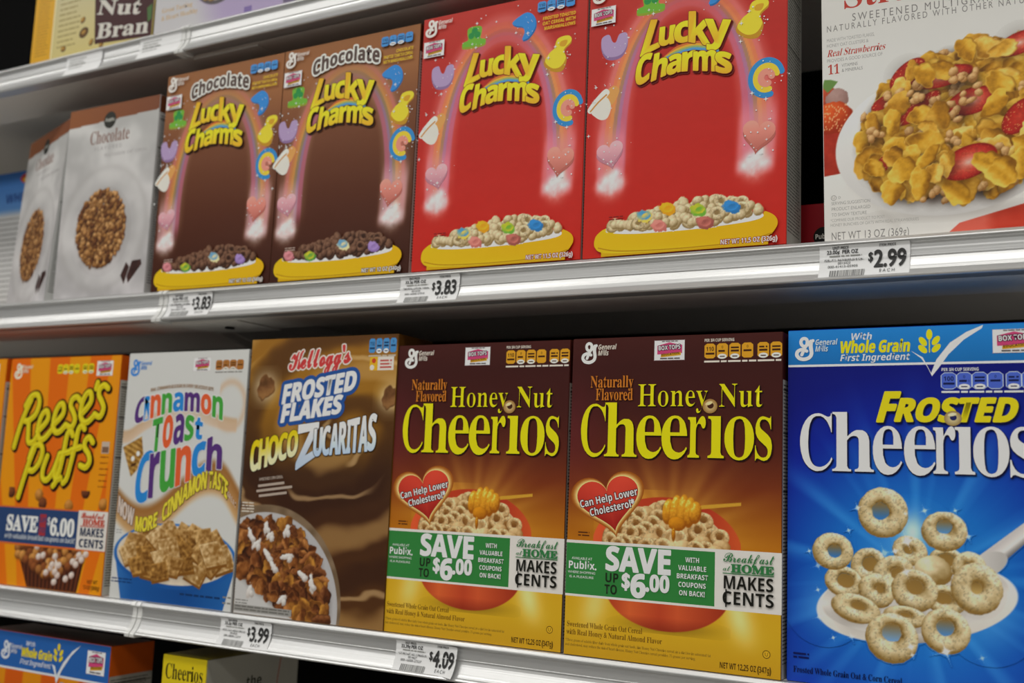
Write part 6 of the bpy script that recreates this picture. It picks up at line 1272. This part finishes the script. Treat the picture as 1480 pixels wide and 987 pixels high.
# ------------------------------------------------------------------ plainer cartons, seen only in part
def art_bran(a, W, H):
    a.raster(.4, .4, W - .4, H - .4, 4, lambda X, Y: mix(ramp(Y, [(0, 'b2a468'), (100, 'a8a080'), (300, 'a8a080')]), 'c0921a', 0.0 * X))
    a.rect(.4, .4, 40, H - .4, 'ba8a12'); a.rect(40, .4, 43, H - .4, 'c4b88a')
    a.lines(8, 90, 34, 20, 4.2, 1.2, '8a6410', 3, .2); a.lines(52, 90, 96, 11, 7.5, 1.6, '7a6a3a', 6, .3)
    a.part('cereal_picture')
    for i, (x, y) in enumerate(((66, 12), (104, 28), (100, 46), (120, 12), (140, 6))):
        a.ell(x, y, 9 if i == 1 else 5, 7 if i == 1 else 4, '6a4818', 20 * i, edge='3a2408'); a.ell(x - 1, y + 1, 4, 2.5, '96702c', 20 * i)
    a.part('title')
    a.poly([(100, H - 20), (127, 8), (W - 1, 1), (W - 1, H - 20)], '300408')
    a.text('Nut', 125, 49, 19, 'b4b0a8', 'S', fit=84, bold=.4, rot=-10); a.text('Bran', 128, 15, 20, 'b4b0a8', 'S', fit=98, bold=.4, rot=-5)
    a.poly([(W - 12, 40), (W - 3, 44), (W - 3, 24), (W - 9, 20)], '3a5a2a')

def art_lilac(a, W, H):
    a.raster(.4, .4, W - .4, H - .4, 3, lambda X, Y: mix('a8a6a8', '9486a4', sstep(60, 120, X + (Y - 20) * .4)))
    a.rect(150, .5, 162, 9, '6a5a8c')
    a.part('cereal_picture')
    pic = Pic(60, 20, 150, 86, 1.0, '968aa4')
    pic.region(sdell(104, 52, 36, 30), '4a4448'); pic.region(sdell(104, 54, 33, 27), 'a89a8a')
    piece_heap(pic, 40, inell(104, 52, 30, 24), 4, lambda x, y, rg, i: pic.puff(x, y, 5, 4, 0, 'b8a078', '5a4020', i), 5)
    a.patch(pic)
    a.part('fine_print')
    a.text('Great Tasting', 12, 27, 6, 'a88a5a', 'S', fit=52); a.text('& Heart Healthy', 12, 17, 6, 'a88a5a', 'S', fit=62)

def art_blue(a, W, H):
    a.raster(.4, .4, W - .4, H - .4, 3, lambda X, Y: ramp(Y, [(0, 'a8a6a4'), (165, 'a8a8a8'), (176, '4a74a8'), (234, '2c5c9c')]))
    a.part('title'); a.ell(W - 30, 222, 16, 8, 'a83220'); a.ell(W - 30, 220, 10, 4, 'c4a028')
    a.text('WHEAT', W - 6, 186, 14, '142c66', 'B', align='r', fit=70)
    a.part('fine_print'); a.lines(W - 90, 160, W - 6, 18, 8, 1.4, '5a5856', 3, .1)

def art_deepred(a, W, H):
    a.raster(.4, .4, W - .4, H - .4, 4, lambda X, Y: ramp(Y, [(0, '7c0f18'), (H, '8a141e')]))
    a.part('title'); a.ell(43, 23, 9, None, '14120f', n=28); a.text('Publix', 43, 21, 4.6, 'c8c4bc', 'B', align='c', fit=15)

def art_wholegrain(a, W, H):
    """orange carton on the lowest shelf; only its blue head shows"""
    a.raster(.4, .4, W - .4, H - .4, 2.2, lambda X, Y: mix('b04a08', 'b87208', sstep(-.15, .15, np.sin((X - 6) / 10.5))))
    a.part('top_banner')
    a.rect(.4, H - 42, W - .4, H - .4, '1f5090'); a.rect(.4, H - 44, W - .4, H - 41.5, 'b8bcc0')
    o = W - 200
    a.text('With', o + 52, H - 14, 5.4, 'b8bcc4', 'B', fit=17, shear=.2); a.text('Whole Grain', o + 45, H - 27, 10, 'bfae1a', 'B', fit=56, shear=.12, bold=.4); a.text('First Ingredient', o + 44, H - 36, 6, 'b8bcc4', 'B', fit=56, shear=.2)
    for x, y, r_ in ((112, 8, 90), (107, 14, 125), (117, 14, 55), (107, 21, 135), (117, 21, 45)): a.ell(o + x, H - y - 2, 4.4, 2.4, 'bfae1a', r_, 14)
    a.poly([(o + 102, H - 30), (o + 108, H - 32), (o + 112, H - 42), (o + 122, H - 26), (o + 136, H - 12), (o + 150, H - 4), (o + 134, H - 18), (o + 120, H - 36), (o + 112.5, H - 52), (o + 108, H - 40)], 'b8bcc0')
    emblem(a, o + 8, H - 33, 22, 'b4b8c0'); token(a, o + 162, H - 34, 30, 26)
    pills(a, [(o + 118 + 11 * i, o + 128 + 11 * i) for i in range(4)] + [(o + 166, o + 176), (o + 177, o + 187)], H - 63, H - 49, '3f7cb0', 'b8bcc0', '143458', None, 'b8a890', False)

def art_yellow(a, W, H):
    a.raster(.4, .4, W - .4, H - .4, 4, lambda X, Y: np.broadcast_to(rgb('b8a414'), X.shape + (3,)))
    a.rect(3, H - 140, W - 2, H - 36, 'a09c94')
    a.part('title'); a.text('Cheerios', W / 2, H - 25, 16, '1c160c', 'S', fit=W - 9, align='c'); a.part('fine_print'); a.lines(6, H - 41, W - 5, 4, 5, 2.2, '3c3a36', 4, .1)
# ------------------------------------------------------------------ scene objects
def link(name, me, mat, parent=None):
    o = bpy.data.objects.new(name, me); C.objects.link(o)
    if me is not None and mat is not None and not me.materials: me.materials.append(mat)
    if parent: o.parent = parent
    return o
def tag(o, label, cat, group=None):
    o['label'] = label; o['category'] = cat
    if group: o['group'] = group
    return o
def structure(o):
    o['kind'] = 'structure'; return o
def solid(name, prof, x0, x1, smooth=False):
    """extrude a closed (y,z) outline in mm along x (metres)"""
    me = bpy.data.meshes.new(name); n = len(prof)
    V = [(x0, y * .001, z * .001) for y, z in prof] + [(x1, y * .001, z * .001) for y, z in prof]
    F = [(i, i + n, (i + 1) % n + n, (i + 1) % n) for i in range(n)]
    tri = tessellate_polygon([[Vector((y, z, 0)) for y, z in prof]])
    F += [tuple(t) for t in tri] + [tuple(q + n for q in reversed(t)) for t in tri]
    me.from_pydata(V, [], F)
    import bmesh
    bm = bmesh.new(); bm.from_mesh(me); bmesh.ops.recalc_face_normals(bm, faces=bm.faces); bm.to_mesh(me); bm.free()
    return me
def block(name, x0, x1, y0, y1, z0, z1):
    return solid(name, [(y0 * 1000, z0 * 1000), (y1 * 1000, z0 * 1000), (y1 * 1000, z1 * 1000), (y0 * 1000, z1 * 1000)], x0, x1)

# ---- setting
ZT, ZM, ZL, ZB = 0.32657, 0.0, -0.35602, -0.705
LIFT = 0.0016
DEEP = 0.42
structure(link('wall_back', block('wall_back', -2.2, 2.0, DEEP + .004, DEEP + .03, -1.7, 1.2), M_DARK))
structure(link('floor', block('floor', -5, 5, -4.5, 1.0, -1.74, -1.70), M_FLOOR))
structure(link('ceiling', block('ceiling', -5, 5, -4.5, 1.0, 2.0, 2.04), M_CEIL))

structure(link('wall_front', block('wall_front', -5, 5, -2.6, -2.2, -1.7, .55), M_CEIL))  # unseen opposite side of the aisle, added to brighten rail reflections and bounce light

# ---- shelves
RAIL = [(4, 1.3), (-2.8, 1.4), (-4.4, .9), (-6.6, -1.7), (-6.8, -2.5), (-6.2, -3.2), (-4.4, -3.8), (-3.2, -4.8), (-2.9, -6.4), (-3.0, -14.6), (-4.2, -15.1), (-4.2, -15.9), (-3.4, -16.4), (-4.0, -19),
        (-5.6, -23), (-7.8, -27), (-10.6, -30.3), (-12.0, -31.4), (-12.9, -32.6), (-12.6, -33.6), (-11.4, -34.2), (4, -34.4)]
def rail_y(z):  # z in mm below the lip
    pts = [(-p[1], p[0]) for p in RAIL[1:20]]
    return np.interp(z, [p[0] for p in pts], [p[1] for p in pts])
def shelf(z, x0, x1, label, cap_left):
    r = link('metal_shelf', None, None); r.location = (0, 0, z); tag(r, label, 'shelf', 'metal shelves of the cereal aisle')
    link('deck', solid('deck', [(4.4, LIFT * 1000), (DEEP * 1000, LIFT * 1000), (DEEP * 1000, -3), (78, -3), (78, -34.2), (4.4, -34.2)], x0, x1), M_STEEL, r)
    rail = link('price_rail', solid('price_rail', RAIL, x0 + .0006, x1 - .0006), M_ALU, r)
    xc = x0 + .001 if cap_left else x1 - .007
    cap = [(y - (1.1 if y < 0 else 0), zz + (.6 if zz > 0 else 0) - (2.2 if zz < -33 else 0)) for y, zz in RAIL]
    link('rail_end_cap', solid('rail_end_cap', cap, xc, xc + .0065), M_CLEAR, rail)
    xb = x0 + .012 if cap_left else x1 - .015
    import bmesh
    pr = [(84, -3.2), (DEEP * 1000, -3.2), (DEEP * 1000, -95), (380, -92), (84, -30)]
    link('bracket', solid('bracket', pr, xb, xb + .003), M_STEEL, r)
    if cap_left:
        b = link('mounting_plate', solid('mounting_plate', [(10, -34.3), (84, -34.3), (84, -36), (10, -36)], x0 + .002, x0 + .105), M_STEEL, r)
        bm = bmesh.new(); bmesh.ops.create_cone(bm, cap_ends=True, segments=20, radius1=.006, radius2=.005, depth=.002)
        me = bpy.data.meshes.new('bolt'); bm.to_mesh(me); bm.free()
        o = link('bolt', me, M_DARK, b); o.location = (x0 + .06, .045, -.037)
    return r
XJ = -0.3555
XL, XR = XJ - 1.2, XJ + 1.22
shelf(ZT, XL, XJ, 'highest metal shelf, the length under the yellow and maroon bran box', False)
shelf(ZT, XJ, XR, 'highest metal shelf, the length roofing over the brown and red cereal boxes', True)
shelf(ZM, XL, XJ, 'metal shelf length carrying the two white chocolate granola boxes', False)
shelf(ZM, XJ, XR, 'metal shelf length carrying the brown and red marshmallow cereal boxes', True)
shelf(ZL, XL, XJ, 'metal shelf length carrying the orange striped puffs boxes', False)
shelf(ZL, XJ, XR, 'metal shelf length carrying the honey nut and blue frosted boxes', True)
shelf(ZB, XL, XJ, 'lowest metal shelf, length under the orange box with blue head', False)
shelf(ZB, XJ, XR, 'lowest metal shelf, length under the small yellow box', True)

# ---- cartons
def body(a, W, H, D, front, side, top):
    import bmesh
    bm = bmesh.new()
    bmesh.ops.create_cube(bm, size=1)
    for v in bm.verts: v.co = ((v.co.x + .5) * W * .001, .0003 + (v.co.y + .5) * D * .001, (v.co.z + .5) * H * .001)
    bmesh.ops.bevel(bm, geom=bm.edges[:], offset=.0006, segments=2, affect='EDGES')
    V = np.array([v.co[:] for v in bm.verts]); b = a.parts['carton']
    V2, F, cols = [], [], []
    for f in bm.faces:
        n = f.normal; c = front if n.y < -.5 else (top if abs(n.z) > .7 else side)
        F.append([len(V2) + i for i in range(len(f.verts))]); V2 += [v.co[:] for v in f.verts]; cols += [ink(c)] * len(f.verts)
    b['v'].append(np.array(V2)); b['c'].append(np.array(cols)); b['f'] += [np.array(f) for f in F]; b['t'].append(np.array([len(f) for f in F])); b['n'] += len(V2)
    bm.free()
DESIGN = {}
def carton(key, fn, W, H, D, front, side, top, loc, rot, label, group=None, sidefn=None):
    if key not in DESIGN:
        a = Art(part='carton'); body(a, W, H, D, front, side, top)
        fn(a, W, H)
        out = a.build()
        if sidefn:
            s_ = Art(lambda u, v, k: np.stack([W * .001 + k, .0003 + u, v], -1), part='side_panel'); sidefn(s_, D, H); out += s_.build()
        t_ = Art(lambda u, v, k: np.stack([u, .0003 + v, H * .001 + k + 0 * u], -1), part='top_flap')
        t_.k = .0003; t_.rect(1, 1, W - 1, D * .62, top); t_.k = .0006; t_.rect(W * .35, D * .5, W * .65, D * .7, mix(top, '000000', .25)); out += t_.build()
        DESIGN[key] = out
    r = link('cereal_box', None, None); r.location = loc; r.rotation_euler = tuple(R(q) for q in rot)
    tag(r, label, 'cereal box', group)
    for nm, me in DESIGN[key]: link(nm, me, M_PRINT, r)
    return r
def facts(top, head=40, ground='a9a59d'):
    return lambda a, D, H: facts_side(a, D, H, top, ground, head)
m, l_, t_, b_ = ZM + LIFT, ZL + LIFT, ZT + LIFT, ZB + LIFT
# middle shelf
carton('blue', art_blue, 184, 234, 50, 'a8a6a4', 'a8a6a4', '2c5c9c', (-.962, .125, m), (0, 0, 0), 'blue and white cereal box cut off by the left edge, behind the granola')
carton('granola', art_granola, 163, 247, 52, 'b4b2b2', 'a8a8a6', '5c3320', (-.7310, .0560, m), (-2.8, 0, -19.5), 'white chocolate granola box turned askew beside the blue box', 'white granola boxes with brown lid band', facts('5c3320', 22, 'a4a4a2'))
carton('granola', None, 163, 247, 52, 0, 0, 0, (-.5552, -.002, m), (0, 0, 0), 'white chocolate granola box standing square beside a brown marshmallow box', 'white granola boxes with brown lid band')
carton('charms_brown', lambda a, W, H: art_charms(a, W, H, True), 185, 267, 50, '42200f', '5a3a28', '5a3a24', (-.3812, -.0022, m), (0, 0, 0), 'brown chocolate marshmallow cereal box directly next to white granola', 'brown chocolate marshmallow cereal boxes', facts('42200f', 30))
carton('charms_brown', None, 185, 267, 50, 0, 0, 0, (-.1953, -.0028, m), (0, 0, 0), 'brown chocolate marshmallow cereal box directly next to a red box', 'brown chocolate marshmallow cereal boxes')
carton('charms_red', lambda a, W, H: art_charms(a, W, H, False), 190, 269.5, 48, 'a82018', 'a82018', '98201a', (-.0062, -.0035, m), (0, 0, 0), 'red marshmallow cereal box standing between a brown box and a red box', 'red marshmallow cereal boxes', facts('98201a', 0, '8c8a84'))
carton('charms_red', None, 190, 269.5, 48, 0, 0, 0, (.1855, -.003, m), (0, 0, 0), 'red marshmallow cereal box beside the dark gap, its side panel showing', 'red marshmallow cereal boxes')
# lower shelf
carton('puffs', art_puffs, 204, 283, 52, 'b86a0a', 'b85208', 'b85208', (-.8360, -.002, l_), (0, 0, 0), 'orange striped puffs box mostly cut off by the left edge', 'orange striped puffs boxes', facts('b04a0a', 30, 'aaa69c'))
carton('puffs', None, 204, 283, 52, 0, 0, 0, (-.6275, .0015, l_), (0, 0, 0), 'orange striped puffs box next to the white cinnamon squares box', 'orange striped puffs boxes')
carton('cinnamon', art_cinnamon, 189, 284, 52, 'b6b6b3', '9a9a98', 'b6b6b3', (-.4085, 0, l_), (0, 0, 0), 'white cereal box with rainbow lettering and a blue bowl of cinnamon squares', None, facts('b6b6b3', 0, 'a8a8a6'))
carton('choco', art_choco, 196.5, 294, 62, '5a3c14', '50320f', '50320f', (-.2146, -.0017, l_), (0, 0, 0), 'tall brown chocolate frosted flakes box with swirling milk chocolate', None)
carton('honey', art_honey, 194, 281.7, 55, '3a1410', '50200f', '3a1410', (-.0188, -.0002, l_), (0, 0, 0), 'honey nut rings box standing against the chocolate frosted flakes box', 'maroon and gold honey nut rings boxes', facts('3a1410', 40, 'a8a69e'))
carton('honey', None, 194, 281.7, 55, 0, 0, 0, (.1791, -.003, l_), (0, 0, 0), 'honey nut rings box standing against the blue frosted rings box', 'maroon and gold honey nut rings boxes')
carton('frosted', art_frosted, 194, 283, 55, '0a1a86', '0a1a86', '1c74bb', (.3760, .0021, l_), (0, 0, 0), 'blue frosted rings box with a heaped silver spoon', None)
carton('strawberry', art_strawberry, 200, 286, 58, 'c0beba', 'b0aeaa', 'c0beba', (.4062, .001, m), (0, -.75, 4.2), 'white cereal box with strawberries and flakes on a plate', None)
# top shelf
carton('bran', art_bran, 232, 280, 60, 'a89a60', '9a8c50', 'a89a60', (-.652, 0, t_), (0, 0, 0), 'yellow edged bran box with a maroon panel on the highest shelf', None)
carton('lilac', art_lilac, 210, 290, 60, 'a8a6a8', '9486a4', '9486a4', (-.417, 0, t_), (0, 0, 0), 'pale lilac and white cereal box on the highest shelf', None)
# lowest shelf
carton('wholegrain', art_wholegrain, 220, 295, 64, 'b04a08', 'a8480c', '301008', (-.617, 0, b_), (0, 0, 0), 'orange cereal box with a blue head band on the lowest shelf', None, facts('a8480c', 34, '8a867c'))
carton('yellow', art_yellow, 66, 296, 150, 'b8a414', '7e7c76', '5a5010', (-.3135, 0, b_), (0, 0, 0), 'yellow ended oat rings carton turned sideways on the lowest shelf', None, lambda a, D, H: (a.rect(.5, .5, D - .5, H - .5, '8a887f'), a.text('the', 75, H - 36, 11, '2a2c22', 'B', align='c'), a.text('littlest', 20, H - 62, 20, '343c28', 'B', fit=110), a.stroke([(118, H - 10), (112, H - 60), (118, H - 120)], 2, '8a5a50')))
r = carton('deepred', art_deepred, 150, 54, 55, '84121c', '6a0e16', '84121c', (.345, .075, m), (0, 0, 0), 'low deep red box lying behind the strawberry cereal box', None)

# ---- price tags on the rails
def price_tag(z, x, w, h, price, label, name_line, style='full', curl=0.0, skew=0.0):
    def fr(u, v, k):
        zz = 3.6 + (h * .001 - v) * 1000 * (27.5 / h)
        y = rail_y(zz) * .001 * .82 - .0019
        c = np.clip((u / (w * .001) - .72) / .28, 0, 1) ** 2 * curl * (1 - v / (h * .001) * .6)
        return np.stack([u + skew * (v - h * .001), y - k - c, -zz * .001], -1)
    a = Art(fr, part='paper')
    W_, H_ = w, h
    a.raster(0, 0, W_, H_, 1.4, lambda X, Y: np.broadcast_to(rgb('cfcfcb'), X.shape + (3,)))
    a.part('price_print'); a.k += 3e-4; dk = '2c2c2c'
    if style == 'full':
        a.text('UNIT PRICE', 17, H_ - 3.0, 2.2, dk, 'B', fit=13, align='c')
        a.text(name_line[0], 6, H_ - 6.6, 2.9, dk, 'R', fit=25, bold=.1)
        a.lines(8, H_ - 9, 34, 1, 2, 1.0, '80807c', 2, 0)
        a.text(name_line[1], 4, H_ - 12.8, 2.3, dk, 'R', fit=32)
        a.text(name_line[2], 20, H_ - 15.6, 2.0, dk, 'R', align='c'); a.text(name_line[3], 7, H_ - 18.4, 2.0, dk, 'R', fit=24)
        a.rect(9, .8, 36, 6.2, 'a4a4a2'); rg = random.Random(5); x_ = 9
        while x_ < 36:
            q = rg.choice((.5, .8, 1.2)); a.rect(x_, .8, x_ + q, 6.2, '6a6a6a'); x_ += q + rg.choice((.4, .7, 1.0))
        a.text('ITEM PRICE', 54, H_ - 2.8, 1.9, dk, 'B', fit=13, align='c')
        a.text('$', 38.8, 12.6, 7.2, dk, 'R', fit=4.2, bold=.2); a.text(price, 43.5, 7.4, 13.6, dk, 'R', fit=25, bold=.5)
        a.text('EACH', 54, 2.6, 2.7, dk, 'R', fit=12, align='c', track=1.0)
    else:
        a.lines(6, H_ - 5, 40, 4, 3.6, 1.2, '8a8a86', 4, .3); a.text(price, 46, 8, 9, '9a9a94', 'B', fit=20)
    r = link('price_tag', None, None); r.location = (x, 0, z); tag(r, label, 'price tag', 'price tags on the shelf rails')
    for nm, me in a.build(): link(nm, me, M_PAPER, r)
price_tag(ZM, -.3465, 69, 26, '3.83', 'white 3.83 price tag under the brown chocolate marshmallow boxes', ('33.0¢ PER OZ', 'CHOC MARSHMALLOW CEREAL', '0015420', '000-16000-12345'))
price_tag(ZM, -.0175, 71, 27, '3.83', 'white 3.83 price tag under the red box at the middle of the rail', ('33.3¢ PER OZ', 'MARSHMALLOW OAT CEREAL', '0014230', '000-16000-47710'))
price_tag(ZM, .4035, 71, 27, '2.99', 'white 2.99 price tag under the strawberry cereal box', ('23.00¢  PER OZ', 'PUBLIX STRAWBERRIES & OAT', '0015422', '000-41415-05905'))
price_tag(ZL, -.2280, 71, 27, '3.99', 'white 3.99 price tag under the chocolate frosted flakes box', ('33.2¢ PER OZ', 'FROSTED FLAKES CHOCO', '0014020', '000-38000-12377'))
price_tag(ZL, .0005, 71, 27, '4.09', 'white 4.09 price tag with a curling corner under the honey nut boxes', ('33.39¢ PER OZ', 'GM HONEY NUT CHEERIOS', '0014627', '000-16000-27527'), curl=.006)
price_tag(ZT, -.5700, 68, 26, '', 'crumpled faded price tag on the highest rail under the bran box', None, 'faded')
price_tag(ZT, -.4340, 72, 26, '', 'crumpled faded price tag on the highest rail near the rail joint', None, 'faded')
